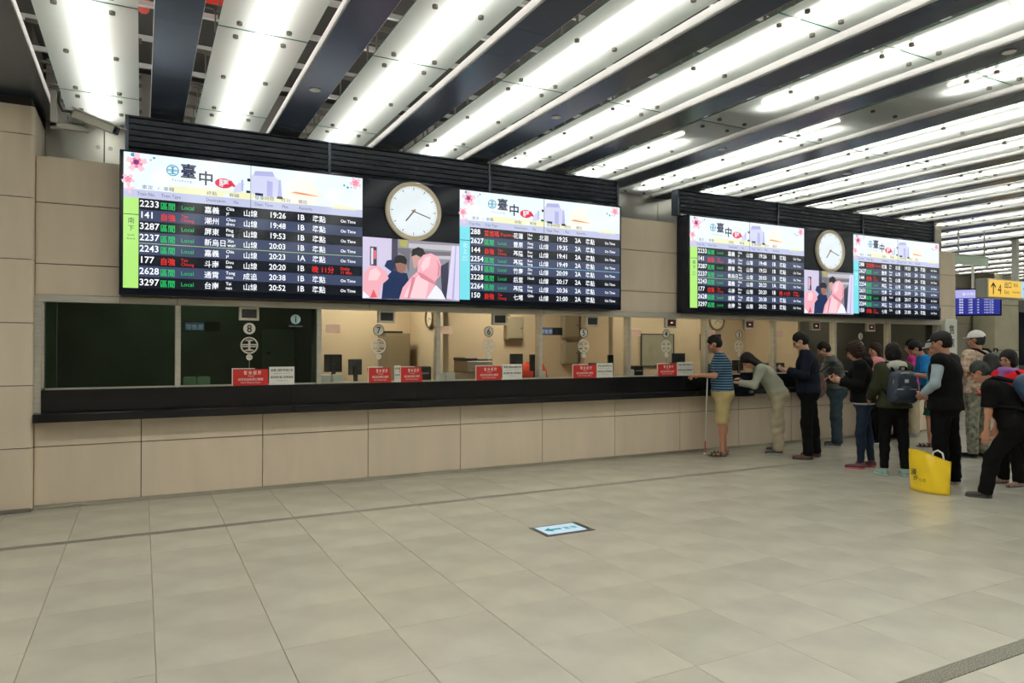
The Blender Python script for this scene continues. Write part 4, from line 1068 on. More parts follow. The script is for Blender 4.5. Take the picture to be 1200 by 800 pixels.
# ------------------------------------------------------------------ people: implicit surfaces polygonised to one skin each
class Field:
    def __init__(s, lo, hi, h):
        s.h = h; s.lo = np.array(lo, np.float32)
        n = np.ceil((np.array(hi) - np.array(lo)) / h).astype(int) + 1
        s.n = n
        s.ax = [(s.lo[i] + h * np.arange(n[i])).astype(np.float32) for i in range(3)]
        s.F = np.full(n, 0.5, np.float32)
    def _sub(s, lo, hi):
        sl = []
        for i in range(3):
            a = max(0, int((lo[i] - s.lo[i]) / s.h) - 1); b = min(s.n[i], int((hi[i] - s.lo[i]) / s.h) + 3)
            if b <= a: return None, None
            sl.append(slice(a, b))
        X = s.ax[0][sl[0]][:, None, None]; Y = s.ax[1][sl[1]][None, :, None]; Z = s.ax[2][sl[2]][None, None, :]
        return tuple(sl), (X, Y, Z)
    def _mix(s, sl, d, k, op):
        f = s.F[sl]
        if op == 'add':
            if k > 0:
                hh = np.maximum(k - np.abs(f - d), 0) / k
                s.F[sl] = np.minimum(f, d) - hh * hh * k * 0.25
            else: s.F[sl] = np.minimum(f, d)
        elif op == 'cut': s.F[sl] = np.maximum(f, -d)
    def cone(s, a, b, ra, rb, k=0.02, op='add', flat=None, fs=1.0):
        a, b = np.array(a, float), np.array(b, float); m = max(ra, rb) + k + 0.02
        sl, P = s._sub(np.minimum(a, b) - m, np.maximum(a, b) + m)
        if sl is None: return
        ba = b - a; L2 = max(float(ba @ ba), 1e-9)
        px, py, pz = P[0] - a[0], P[1] - a[1], P[2] - a[2]
        t = np.clip((px * ba[0] + py * ba[1] + pz * ba[2]) / L2, 0, 1)
        qx, qy, qz = px - t * ba[0], py - t * ba[1], pz - t * ba[2]
        if flat is not None:
            g = (qx * flat[0] + qy * flat[1] + qz * flat[2]) * (fs - 1)
            qx, qy, qz = qx + g * flat[0], qy + g * flat[1], qz + g * flat[2]
        d = np.sqrt(qx * qx + qy * qy + qz * qz) - (ra + (rb - ra) * t)
        s._mix(sl, d, k, op)
    def ell(s, c, r, R=None, k=0.02, op='add'):
        c = np.array(c, float); r = np.array(r, float); m = max(r) + k + 0.02
        sl, P = s._sub(c - m, c + m)
        if sl is None: return
        px, py, pz = P[0] - c[0], P[1] - c[1], P[2] - c[2]
        if R is None: u, v, w = px, py, pz
        else:
            u = px * R[0][0] + py * R[0][1] + pz * R[0][2]; v = px * R[1][0] + py * R[1][1] + pz * R[1][2]; w = px * R[2][0] + py * R[2][1] + pz * R[2][2]
        k0 = np.sqrt((u / r[0]) ** 2 + (v / r[1]) ** 2 + (w / r[2]) ** 2)
        k1 = np.sqrt((u / r[0] ** 2) ** 2 + (v / r[1] ** 2) ** 2 + (w / r[2] ** 2) ** 2) + 1e-6
        d = (k0 * (k0 - 1) / k1).astype(np.float32)
        s._mix(sl, d, k, op)
    def plane(s, c, n, r=None):
        """keep the side opposite to n; r limits the cut to a ball round c"""
        c = np.array(c, float); n = np.array(n, float); n /= np.linalg.norm(n)
        lo = c - r if r else s.lo; hi = c + r if r else s.lo + s.h * s.n
        sl, P = s._sub(lo, hi)
        if sl is None: return
        d = (P[0] - c[0]) * n[0] + (P[1] - c[1]) * n[1] + (P[2] - c[2]) * n[2]
        if r:
            ball = np.sqrt((P[0] - c[0]) ** 2 + (P[1] - c[1]) ** 2 + (P[2] - c[2]) ** 2) - r * 0.97
            d = np.minimum(d, -ball)
        s.F[sl] = np.maximum(s.F[sl], d)
    def ripple(s, amp, fx, fy, fz, ph=0.0):
        X = s.ax[0][:, None, None]; Y = s.ax[1][None, :, None]; Z = s.ax[2][None, None, :]
        s.F = s.F + (amp * (np.sin(fz * Z + 2.0 * np.sin(fx * X + ph) + ph) * np.sin(fx * X + fy * Y + 0.6 * fz * Z + ph * 2))).astype(np.float32)
    def mesh(s):
        F, h = s.F, s.h
        ins = F < 0
        c = np.zeros(np.array(F.shape) - 1, np.int8)
        for dx in (0, 1):
            for dy in (0, 1):
                for dz in (0, 1): c += ins[dx:F.shape[0] - 1 + dx, dy:F.shape[1] - 1 + dy, dz:F.shape[2] - 1 + dz]
        act = (c > 0) & (c < 8)
        ijk = np.argwhere(act)
        if len(ijk) == 0: return [], []
        idx = np.full(c.shape, -1, np.int64); idx[act] = np.arange(len(ijk))
        acc = np.zeros((len(ijk), 3)); cnt = np.zeros(len(ijk))
        I, J, K = ijk.T
        corners = [(0, 0, 0), (1, 0, 0), (0, 1, 0), (1, 1, 0), (0, 0, 1), (1, 0, 1), (0, 1, 1), (1, 1, 1)]
        val = [F[I + a, J + b, K + d] for a, b, d in corners]
        for p in range(8):
            for ax in range(3):
                if corners[p][ax]: continue
                q = p | (1 << ax)
                va, vb = val[p], val[q]; m = (va < 0) != (vb < 0)
                t = np.where(m, va / np.where(m, va - vb, 1), 0)
                pos = np.array(corners[p], float)[None, :] * m[:, None]
                pos[:, ax] += t
                acc += pos; cnt += m
        V = s.lo[None, :] + (ijk + acc / cnt[:, None]) * h
        faces = []
        for ax in range(3):
            a = [slice(None)] * 3; b = [slice(None)] * 3
            a[ax] = slice(0, -1); b[ax] = slice(1, None)
            A, B = ins[tuple(a)], ins[tuple(b)]
            o1, o2 = [(1, 2), (2, 0), (0, 1)][ax]
            e = np.argwhere(A != B)
            e = e[(e[:, o1] > 0) & (e[:, o2] > 0) & (e[:, o1] < F.shape[o1] - 1) & (e[:, o2] < F.shape[o2] - 1)]
            if not len(e): continue
            fl_ = A[tuple(e.T)]
            def cell(d1, d2):
                q = e.copy(); q[:, o1] -= d1; q[:, o2] -= d2
                return idx[tuple(q.T)]
            quad = np.stack([cell(1, 1), cell(0, 1), cell(0, 0), cell(1, 0)], 1)
            quad[~fl_] = quad[~fl_][:, ::-1]
            faces.append(quad)
        return V, np.concatenate(faces)
    def build(s, name, mt, parent):
        V, Fc = s.mesh()
        me = bpy.data.meshes.new(name)
        if len(V):
            me.vertices.add(len(V)); me.vertices.foreach_set('co', np.asarray(V, np.float32).ravel())
            n = len(Fc); me.loops.add(n * 4); me.loops.foreach_set('vertex_index', Fc.astype(np.int32).ravel())
            me.polygons.add(n); me.polygons.foreach_set('loop_start', np.arange(0, n * 4, 4, dtype=np.int32))
            me.polygons.foreach_set('loop_total', np.full(n, 4, np.int32))
            me.polygons.foreach_set('use_smooth', np.ones(n, bool))
            me.update(calc_edges=True); me.validate()
        me.materials.append(mt)
        o = bpy.data.objects.new(name, me); COL.objects.link(o); o.parent = parent
        return o

def nrm(v):
    v = np.array(v, float); return v / np.linalg.norm(v)
def perp(d, ref):
    ref = np.array(ref, float); r = ref - d * (ref @ d)
    return r / np.linalg.norm(r)

SKIN = mat('skin', (0.46, 0.25, 0.165), 0.5, noise=0.05, nscale=12)
SKIN2 = mat('skin_tan', (0.38, 0.18, 0.11), 0.5, noise=0.05, nscale=12)
HAIR = mat('black_hair', (0.006, 0.005, 0.0045), 0.6, spec=0.2, bump=0.35, bscale=90, stretch=(1, 1, .2))
HAIRB = mat('dark_brown_hair', (0.022, 0.009, 0.006), 0.6, spec=0.2, bump=0.4, bscale=90, stretch=(1, 1, .2))
HAIRG = mat('grey_black_hair', (0.030, 0.033, 0.030), 0.6, spec=0.2, noise=0.4, nscale=30, bump=0.4, bscale=90)
LIP = mat('lip', (0.35, 0.11, 0.09), 0.5)
def cloth(name, c, b=0.25, rough=0.85): return mat(name, c, rough, spec=0.12, noise=0.10, nscale=6, bump=b, bscale=28)
NAVYC = cloth('navy_cloth', (0.007, 0.010, 0.019)); BLACKC = cloth('black_cloth', (0.0045, 0.0045, 0.005))
KHAKI = cloth('khaki_cloth', (0.42, 0.34, 0.16)); KHAKI2 = cloth('beige_trouser_cloth', (0.40, 0.34, 0.24), .5)
GREYSW = cloth('grey_green_jersey', (0.33, 0.34, 0.27)); JEANS = cloth('faded_denim', (0.032, 0.050, 0.066)); JEANSD = cloth('dark_denim', (0.015, 0.025, 0.045))
OLIVE = cloth('olive_cloth', (0.030, 0.034, 0.018)); GREYH = cloth('grey_hood_cloth', (0.38, 0.38, 0.34)); BLUET = cloth('bright_blue_jersey', (0.015, 0.16, 0.42))
MAGENTA = cloth('magenta_cloth', (0.62, 0.05, 0.25)); LBLUE = cloth('light_blue_shirt', (0.30, 0.37, 0.42)); REDC = cloth('red_cloth', (0.60, 0.015, 0.025))
PINKC = cloth('pink_cloth', (0.75, 0.30, 0.34)); PURPC = cloth('purple_scarf_cloth', (0.26, 0.12, 0.36)); GREENS = cloth('dark_green_shorts_cloth', (0.010, 0.05, 0.03))
WHITEC = cloth('white_cap_cloth', (0.72, 0.72, 0.70), 0.05)
SOLE = mat('pale_sole', (0.5, 0.5, 0.48), 0.6)
def striped(name, c1, c2, scale, duty):
    m, N, L, b = _new(name)
    b.inputs['Roughness'].default_value = 0.85; b.inputs['Specular IOR Level'].default_value = 0.2
    tc = N.new('ShaderNodeTexCoord'); sp_ = N.new('ShaderNodeSeparateXYZ'); L.new(tc.outputs['Object'], sp_.inputs[0])
    m1 = N.new('ShaderNodeMath'); m1.operation = 'MULTIPLY'; m1.inputs[1].default_value = scale; L.new(sp_.outputs[2], m1.inputs[0])
    m2 = N.new('ShaderNodeMath'); m2.operation = 'FRACT'; L.new(m1.outputs[0], m2.inputs[0])
    m3 = N.new('ShaderNodeMath'); m3.operation = 'LESS_THAN'; m3.inputs[1].default_value = duty; L.new(m2.outputs[0], m3.inputs[0])
    mx = N.new('ShaderNodeMix'); mx.data_type = 'RGBA'
    mx.inputs[6].default_value = (*c1, 1); mx.inputs[7].default_value = (*c2, 1)
    L.new(m3.outputs[0], mx.inputs[0]); L.new(mx.outputs[2], b.inputs['Base Color'])
    return m
STRIPE = striped('navy_shirt_with_blue_stripes', (0.012, 0.025, 0.055), (0.10, 0.20, 0.30), 27.0, 0.36)
PATTERN = mat('brown_patterned_shirt', (0.45, 0.34, 0.25), 0.8, noise=0.55, nscale=22)
PLAIDB = mat('brown_patterned_bag_cloth', (0.08, 0.045, 0.035), 0.8, noise=0.8, nscale=40)
CAMO = mat('camouflage_cloth', (0.16, 0.16, 0.12), 0.85, noise=0.7, nscale=16)
QUILT = mat('black_quilted_nylon', (0.014, 0.016, 0.014), 0.38, spec=0.5)

def hand_prims(F, wr, hd, pn, side, curl, sc=1.0):
    """palm and five unequal, bent fingers; hd = direction of the hand, pn = palm normal (inside), side = thumb side"""
    hd = nrm(hd); pn = perp(hd, pn); sd = nrm(np.cross(hd, pn)) * side
    L = 0.085 * sc
    for u in (-0.028, -0.009, 0.010, 0.028):
        F.cone(wr + hd * 0.012 + sd * u * 0.6 * sc, wr + hd * L + sd * u * sc, 0.016 * sc, 0.0145 * sc, 0.012)
    for u, l, r in ((0.030, 0.070, 0.0098), (0.010, 0.080, 0.0102), (-0.010, 0.074, 0.0098), (-0.029, 0.056, 0.0092)):
        p = wr + hd * (L + 0.004) + sd * u * sc; d, n_ = hd, pn
        for seg in (0.42, 0.32, 0.26):
            d, n_ = d * math.cos(curl) + n_ * math.sin(curl), n_ * math.cos(curl) - d * math.sin(curl)
            q = p + d * l * seg * sc
            F.cone(p, q, r * sc, r * 0.93 * sc, 0.003); p = q
    t0 = wr + hd * 0.028 * sc + sd * 0.026 * sc; t1 = t0 + nrm(hd * 0.75 + sd * 0.75 + pn * 0.35) * 0.042 * sc; t2 = t1 + nrm(hd + sd * 0.15 + pn * 0.45) * 0.034 * sc
    F.cone(t0, t1, 0.0135 * sc, 0.0115 * sc, 0.010); F.cone(t1, t2, 0.0115 * sc, 0.0100 * sc, 0.003)

def person(pos, heading, label, H=1.70, build=1.0, female=False, lean=0.0, bend=0.0, head=(0, 0), arms=None, legs=None,
           skin=SKIN, hair='short', hair_m=HAIR, top=None, bottom=None, shoes=None, cap=None, glasses=False, group=None, extras=(), hip_shift=0.0, seat_z=None):
    """heading: degrees anticlockwise from +Y; arms / legs: per side (left, right) pair of directions in the local frame x right, y forward, z up"""
    s = H / 1.70; B = build
    root = thing('person', label, 'person', (pos[0], pos[1], 0), group)
    root.rotation_euler = (0, 0, math.radians(heading))
    # --- skeleton
    legs = legs or (((-0.05, 0.03, -1), (-0.02, -0.05, -1)), ((0.05, 0.0, -1), (0.02, -0.03, -1)))
    arms = arms or (((-0.22, 0.0, -1), (-0.05, 0.25, -1)), ((0.22, 0.0, -1), (0.05, 0.25, -1)))
    pel = np.array([0, 0, 0.0])
    hw = 0.085 * s * (1.05 if female else 1.0)
    hips = [pel + np.array([sg * hw, 0, -0.02]) for sg in (-1, 1)]
    knees = [hips[i] + nrm(legs[i][0]) * 0.425 * s for i in (0, 1)]
    ank = [knees[i] + nrm(legs[i][1]) * 0.405 * s for i in (0, 1)]
    lowest = min(a[2] for a in ank)
    off = np.array([0, 0, 0.088 * s - lowest]) if seat_z is None else np.array([0, 0, seat_z])
    l1 = lean + bend * 0.3; l2 = lean + bend
    up1 = np.array([0, math.sin(l1), math.cos(l1)]); up2 = np.array([0, math.sin(l2), math.cos(l2)])
    fw2 = np.array([0, math.cos(l2), -math.sin(l2)])
    pel = pel + off; hips = [h + off for h in hips]; knees = [k + off for k in knees]; ank = [a + off for a in ank]
    waist = pel + up1 * 0.16 * s
    chest = waist + (up1 + up2) / 2 * 0.20 * s
    nb = chest + up2 * 0.185 * s
    sw = (0.168 if female else 0.190) * s * (0.85 + 0.15 * B)
    R_ = np.array([1.0, 0, 0])
    sh = [nb - up2 * 0.045 * s + R_ * sg * sw for sg in (-1, 1)]
    el = [sh[i] + nrm(arms[i][0]) * 0.275 * s for i in (0, 1)]
    wr = [el[i] + nrm(arms[i][1]) * 0.245 * s for i in (0, 1)]
    hp, hy = head
    lh = l2 * 0.55 + hp
    uph = np.array([0, math.sin(lh), math.cos(lh)])
    ca, sa = math.cos(hy), math.sin(hy)
    fh0 = np.array([0, math.cos(lh), -math.sin(lh)])
    fh = fh0 * ca - R_ * sa * 1.0; fh = nrm(fh); rh = nrm(np.cross(fh, uph)); uph = nrm(np.cross(rh, fh))
    hc = nb + nrm(up2 + uph) * 0.085 * s + uph * 0.085 * s + fh * 0.015
    HR = [rh, fh, uph]                                       # rows: head frame
    W = lambda x, y, z: hc + (rh * x + fh * y + uph * z) * s  # point in the head frame
    allp = np.array(hips + knees + ank + sh + el + wr + [hc + uph * 0.15, hc - uph * .1])
    lo = allp.min(0) - 0.24; hi = allp.max(0) + 0.24; lo[2] = max(lo[2], -0.02) if seat_z is None else lo[2]
    # --- body
    F = Field(lo, hi, 0.0092)
    tw = B
    yv = np.array([0, 1.0, 0])
    def torso(F, o, k=0.05):
        F.cone(pel + R_ * -0.05 * s, pel + R_ * 0.05 * s, 0.118 * s * tw + o, 0.118 * s * tw + o, k)
        F.cone(pel, waist, 0.125 * s * tw + o, 0.118 * s * tw + o, k)
        F.cone(waist + R_ * -0.035, waist + R_ * 0.035, 0.108 * s * tw + o, 0.108 * s * tw + o, k)
        F.cone(waist, chest, 0.110 * s * tw + o, 0.118 * s * tw + o, k)
        F.cone(chest + R_ * -0.06 * s, chest + R_ * 0.06 * s, 0.112 * s * tw + o, 0.112 * s * tw + o, k)
        F.cone(chest + up2 * 0.08 * s + R_ * -0.09 * s, chest + up2 * 0.08 * s + R_ * 0.09 * s, 0.085 * s * tw + o, 0.085 * s * tw + o, k)
        for i, sg in ((0, -1), (1, 1)):
            F.cone(nb - up2 * 0.02 * s + R_ * sg * 0.03, sh[i] , 0.052 * s + o, 0.055 * s * (0.7 + .3 * B) + o, k)
            if female: F.ell(chest + up2 * 0.03 * s + fw2 * 0.085 * s + R_ * sg * 0.07 * s, (0.055 + o, 0.05 + o, 0.055 + o), None, k)
        F.ell(pel - np.array([0, 0.048 * s, 0.03]), (0.125 * s * tw + o, 0.075 * s + o, 0.10 * s + o), None, k)
    def arm(F, i, o, k=0.03, t0=0.0, t1=1.0):
        F.cone(sh[i], el[i], 0.050 * s * (0.6 + 0.4 * B) + o, 0.039 * s + o, k)
        F.cone(el[i], wr[i], 0.039 * s + o, 0.026 * s + o * 1.1, k)
    def leg(F, i, o, k=0.04, flare=0.0):
        F.cone(hips[i], knees[i], 0.083 * s * (0.6 + 0.4 * B) + o, 0.053 * s + o + flare * .3, k)
        F.cone(knees[i], ank[i], 0.054 * s + o, 0.036 * s + o + flare, k)
        F.ell(knees[i] * 0.72 + ank[i] * 0.28 - yv * 0.012, (0.049 * s + o, 0.051 * s + o, 0.085 * s + o), None, 0.03)
    torso(F, -0.012)
    for i in (0, 1):
        arm(F, i, -0.002); leg(F, i, -0.004)
        toe = nrm(np.array([(-0.12, 0.12)[i], 1, 0]))
        a = ank[i]
        dz = a[2] - (0.030)
        tilt = max(0, a[2] - 0.088 * s - 0.004) * 3.0
        heel = np.array([a[0], a[1] - 0.02, a[2] - 0.052 * s]); toeP = heel + toe * 0.185 * s + np.array([0, 0, -0.018 - min(tilt, .6) * 0.10])
        F.cone(heel, toeP, 0.034 * s, 0.022 * s, 0.03, flat=(0, 0, 1), fs=1.15)
    # neck and head
    F.cone(nb - up2 * 0.03, W(0, -0.012, -0.085), 0.056 * s, 0.052 * s, 0.03)
    F.ell(W(0, -0.012, 0.030), (0.076 * s, 0.094 * s, 0.093 * s), HR, 0.02)
    F.ell(W(0, 0.020, -0.030), (0.061 * s, 0.069 * s, 0.085 * s), HR, 0.03)
    F.ell(W(0, 0.052, -0.090), (0.030 * s, 0.028 * s, 0.022 * s), HR, 0.03)       # chin
    for sg in (-1, 1):
        F.ell(W(sg * 0.031, 0.090, 0.000), (0.017 * s, 0.012 * s, 0.012 * s), HR, 0.012, 'cut') if False else None
        F.ell(W(sg * 0.045, 0.060, -0.030), (0.022 * s, 0.022 * s, 0.022 * s), HR, 0.02)   # cheeks
        F.ell(W(sg * 0.078, -0.008, -0.008), (0.010 * s, 0.020 * s, 0.032 * s), HR, 0.006)  # ears
    F.cone(W(0, 0.088, 0.012), W(0, 0.108, -0.030), 0.010 * s, 0.014 * s, 0.014)            # nose
    F.cone(W(-0.032, 0.079, 0.022), W(0.032, 0.079, 0.022), 0.011 * s, 0.011 * s, 0.014)    # brow
    F.ell(W(0, 0.088, -0.058), (0.022 * s, 0.011 * s, 0.011 * s), HR, 0.010)                # mouth
    # hands: palm turned inwards / down
    for i, sg in ((0, -1), (1, 1)):
        hd = nrm(wr[i] - el[i])
        spec_ = arms[i][2] if len(arms[i]) > 2 else {}
        hd = nrm(spec_.get('dir', hd)); pn = spec_.get('palm', (-sg, 0.15, 0)); cu = spec_.get('curl', 0.28)
        hand_prims(F, wr[i], hd, np.array(pn, float), sg * spec_.get('thumb', 1), cu, s)
    F.build('body', skin, root)
    # --- face details
    for sg in (-1, 1):
        e = W(sg * 0.031, 0.0835, 0.000)
        MB().ell(e, (0.0115, 0.0115, 0.0075), 10, 6).build('eye', mat('eye_dark', (0.02, 0.015, 0.012), 0.2), root, True, org=(0, 0, 0))
        b0, b1 = W(sg * 0.016, 0.093, 0.021), W(sg * 0.047, 0.082, 0.022)
        MB().tube([b0, (b0 + b1) / 2 + uph * 0.004 + fh * .002, b1], 0.0032, 5).build('eyebrow', hair_m, root, org=(0, 0, 0))
    MB().ell(W(0, 0.0965, -0.060), (0.020, 0.0065, 0.007), 10, 6, Matrix([rh, fh, uph]).transposed()).build('mouth', LIP, root, True, org=(0, 0, 0))
    # --- hair
    if hair != 'none':
        F = Field(W(0, 0, 0) - (0.26 if hair not in ('long',) else 0.42), W(0, 0, 0) + 0.24, 0.008)
        o = {'short': 0.008, 'curly': 0.026, 'long': 0.012, 'bob': 0.016, 'grey': 0.008}.get(hair, 0.014)
        F.ell(W(0, -0.016, 0.038), ((0.078 + o) * s, (0.095 + o) * s, (0.092 + o) * s), HR, 0)
        if hair in ('short', 'grey'):
            F.ell(W(0, -0.035, -0.01), (0.078 * s, 0.078 * s, 0.080 * s), HR, 0.02)
        if hair in ('curly', 'bob'):
            for sg in (-1, 1): F.ell(W(sg * 0.058, -0.015, -0.03), (0.042 * s, 0.065 * s, 0.075 * s), HR, 0.03)
            F.ell(W(0, -0.06, -0.03), (0.08 * s, 0.06 * s, 0.09 * s), HR, 0.03)
        if hair == 'long':
            for sg in (-1, 1): F.cone(W(sg * 0.060, -0.02, 0.0), W(sg * 0.062, -0.035, -0.16), 0.040 * s, 0.036 * s, 0.03)
            F.cone(W(0, -0.06, 0.0), W(0, -0.085, -0.24), 0.072 * s, 0.050 * s, 0.03, flat=fh, fs=1.4)
        F.ripple(0.0035 if hair != 'curly' else 0.009, 75, 60, 40 if hair != 'curly' else 85, 1.3)
        # open the face: a plane tilted so that the fringe sits on the forehead
        hz = 0.045 if hair in ('short', 'grey') else 0.040
        F.ell(W(0, 0.105, -0.030), (0.070 * s if hair in ('curly', 'long', 'bob') else 0.085 * s, 0.088 * s, (hz + 0.042) * s), HR, 0, 'cut')
        if hair in ('short', 'grey'):
            for sg in (-1, 1): F.ell(W(sg * 0.088, 0.012, -0.020), (0.032 * s, 0.048 * s, 0.048 * s), HR, 0, 'cut')
            F.plane(W(0, -0.05, -0.075), -uph)
        F.build('hair', hair_m, root)
    if cap is not None:
        F = Field(W(0, 0, 0) - 0.28, W(0, 0, 0) + 0.28, 0.008)
        F.ell(W(0, -0.008, 0.048), (0.094 * s, 0.112 * s, 0.094 * s), HR, 0)
        F.plane(W(0, 0, 0.030), -uph)
        F.cone(W(-0.03, 0.085, 0.040), W(0.03, 0.085, 0.040), 0.055 * s, 0.055 * s, 0.008, flat=uph, fs=9.0)
        F.cone(W(-0.022, 0.115, 0.036), W(0.022, 0.115, 0.036), 0.050 * s, 0.050 * s, 0.008, flat=uph, fs=9.0)
        c_ = F.build('cap', cap, root)
        MB().ell(W(0, -0.008, 0.143), (0.008, 0.008, 0.006), 8, 5).build('button', cap, c_, org=(0, 0, 0))
    if glasses:
        m_ = MB()
        for sg in (-1, 1):
            m_.ring(W(sg * 0.033, 0.104, -0.002), rh, uph, 0.019, 0.0225, 0.003, 20)
            m_.tube([W(sg * 0.055, 0.102, 0.004), W(sg * 0.080, 0.060, 0.004), W(sg * 0.082, 0.0, 0.0)], 0.002, 5)
        m_.tube([W(-0.012, 0.106, 0.0), W(0.012, 0.106, 0.0)], 0.002, 5)
        m_.build('glasses', mat('dark_glasses_frame', (0.05, 0.03, 0.025), 0.3), root, org=(0, 0, 0))
    # --- top: dict(m, o, hem, sleeve ('short', 'long', 'none'), collar, hood)
    def garment_top(t):
        o = t.get('o', 0.012)
        F = Field(lo, hi, 0.0105)
        torso(F, o)
        hem = t.get('hem', 0.02)
        F.cone(pel - np.array([0, 0, max(0, -hem)]) + R_ * -0.06 * s, pel - np.array([0, 0, max(0, -hem)]) + R_ * 0.06 * s, 0.118 * s * tw + o, 0.118 * s * tw + o, 0.05)
        sl_ = t.get('sleeve', 'long')
        for i in (0, 1):
            if sl_ == 'long': arm(F, i, o * 0.85 + 0.004)
            elif sl_ == 'short': F.cone(sh[i], sh[i] + (el[i] - sh[i]) * 0.78, 0.050 * s * (0.6 + 0.4 * B) + o + 0.006, 0.046 * s + o + 0.010, 0.03)
        for a_ in t.get('pad', ()): F.ell(chest + up2 * a_[2] + fw2 * a_[1] + R_ * a_[0], a_[3], None, 0.05)
        F.cone(nb - up2 * 0.035, nb + up2 * 0.028 + fh * 0.004, 0.066 * s + o * .5, (0.058 + t.get('collar', 0.0)) * s + o * .4, 0.02)
        if t.get('quilt'):
            Z = F.ax[2][None, None, :]; F.F = F.F + (0.006 * np.abs(np.sin(Z * math.pi / 0.055))).astype(np.float32) - 0.004
        F.ripple(t.get('ripple', 0.0035), 22, 17, 26, t.get('ph', 0.4))
        F.plane(pel + np.array([0, 0, hem]), -np.array([0, l1 * 0.6, 1.0]) if t.get('tilt') else (0, 0, -1)) if False else None
        # hem
        hn = nrm(-up1 * 0.6 - np.array([0, 0, 0.4])); hc_ = pel + up1 * hem
        X = F.ax[0][:, None, None]; Y = F.ax[1][None, :, None]; Z = F.ax[2][None, None, :]
        dh = (X - hc_[0]) * hn[0] + (Y - hc_[1]) * hn[1] + (Z - hc_[2]) * hn[2]
        # the hem plane must not clip the arms: keep cells near an arm
        armd = np.full(F.F.shape, 9.0, np.float32)
        G = Field(lo, hi, 0.0105); G.F[:] = 9.0
        for i in (0, 1):
            if sl_ != 'none': arm(G, i, o * 0.85 + 0.014, 0)
        F.F = np.where(G.F < 0.0, F.F, np.maximum(F.F, dh)).astype(np.float32)
        # neck opening
        F.plane(nb + up2 * (0.030 + t.get('collar', 0.0)) * s, up2 * 0.9 + fw2 * (-0.15), 0.13)
        for i in (0, 1):
            if sl_ == 'short':
                d = nrm(el[i] - sh[i]); c_ = sh[i] + (el[i] - sh[i]) * 0.80
                F.plane(c_ + d * 0.012, d, 0.078)
            elif sl_ == 'long':
                d = nrm(wr[i] - el[i]); F.plane(wr[i] - d * 0.012, d, 0.10)
        return F.build(t.get('name', 'shirt'), t['m'], root)
    tops = top if isinstance(top, (list, tuple)) else [top]
    for t in tops:
        if t: g_ = garment_top(t)
        if t and t.get('hood'):
            F = Field(W(0, 0, 0) - 0.40, W(0, 0, 0) + 0.30, 0.009)
            hb = nb - fw2 * 0.075
            F.ell(hb + up2 * -0.010, (0.135 * s, 0.090 * s, 0.085 * s), None, 0)
            for sg in (-1, 1): F.cone(hb + R_ * sg * 0.07 * s, nb + fw2 * 0.07 * s - up2 * 0.04 + R_ * sg * 0.03, 0.038 * s, 0.024 * s, 0.03)
            F.ell(hb - up2 * 0.07 - fw2 * .02, (0.085 * s, 0.045 * s, 0.07 * s), None, 0.04)
            F.ripple(0.004, 30, 24, 30, .2)
            F.ell(W(0, 0.0, -0.02), (0.084 * s, 0.10 * s, 0.11 * s), HR, 0, 'cut')
            F.build('hood', t['hood'], root)
        if t and t.get('scarf'):
            F = Field(nb - 0.3, nb + 0.3, 0.009)
            for a_ in range(10):
                a0, a1 = 2 * math.pi * a_ / 10, 2 * math.pi * (a_ + 1) / 10
                P_ = lambda a: nb + up2 * (0.015 + 0.012 * math.cos(a)) + R_ * 0.085 * math.sin(a) + fw2 * (0.01 + 0.075 * math.cos(a))
                F.cone(P_(a0), P_(a1), 0.034, 0.034, 0.01)
            F.cone(P_(0), chest + fw2 * 0.13 + R_ * 0.05 - up2 * .02, 0.04, 0.045, 0.02, flat=fw2, fs=1.6)
            F.ripple(0.004, 40, 34, 40, .2)
            F.build('scarf', t['scarf'], root)
    # --- trousers or shorts
    if bottom:
        o = bottom.get('o', 0.012); fl_ = bottom.get('flare', 0.012)
        F = Field(lo, hi, 0.0105)
        F.cone(pel + R_ * -0.05 * s, pel + R_ * 0.05 * s, 0.118 * s * tw + o, 0.118 * s * tw + o, 0.04)
        F.cone(pel, waist, 0.122 * s * tw + o, 0.112 * s * tw + o, 0.04)
        F.ell(pel - np.array([0, 0.048 * s, 0.03]), (0.125 * s * tw + o, 0.075 * s + o, 0.10 * s + o), None, 0.04)
        for i in (0, 1): leg(F, i, o, 0.042, fl_)
        F.ripple(bottom.get('ripple', 0.004), 20, 26, 34, .9)
        F.plane(pel + up1 * bottom.get('waist', 0.10), up1)
        if bottom.get('short'):
            for i in (0, 1):
                F.plane(knees[i] + np.array([0, 0, bottom.get('cut', 0.0)]), (0, 0, -1))
        else:
            zc = min(a[2] for a in ank)
            for i in (0, 1): F.plane(ank[i] - nrm(ank[i] - knees[i]) * bottom.get('cut', -0.03), nrm(ank[i] - knees[i]), 0.12)
        F.build(bottom.get('name', 'trousers'), bottom['m'], root)
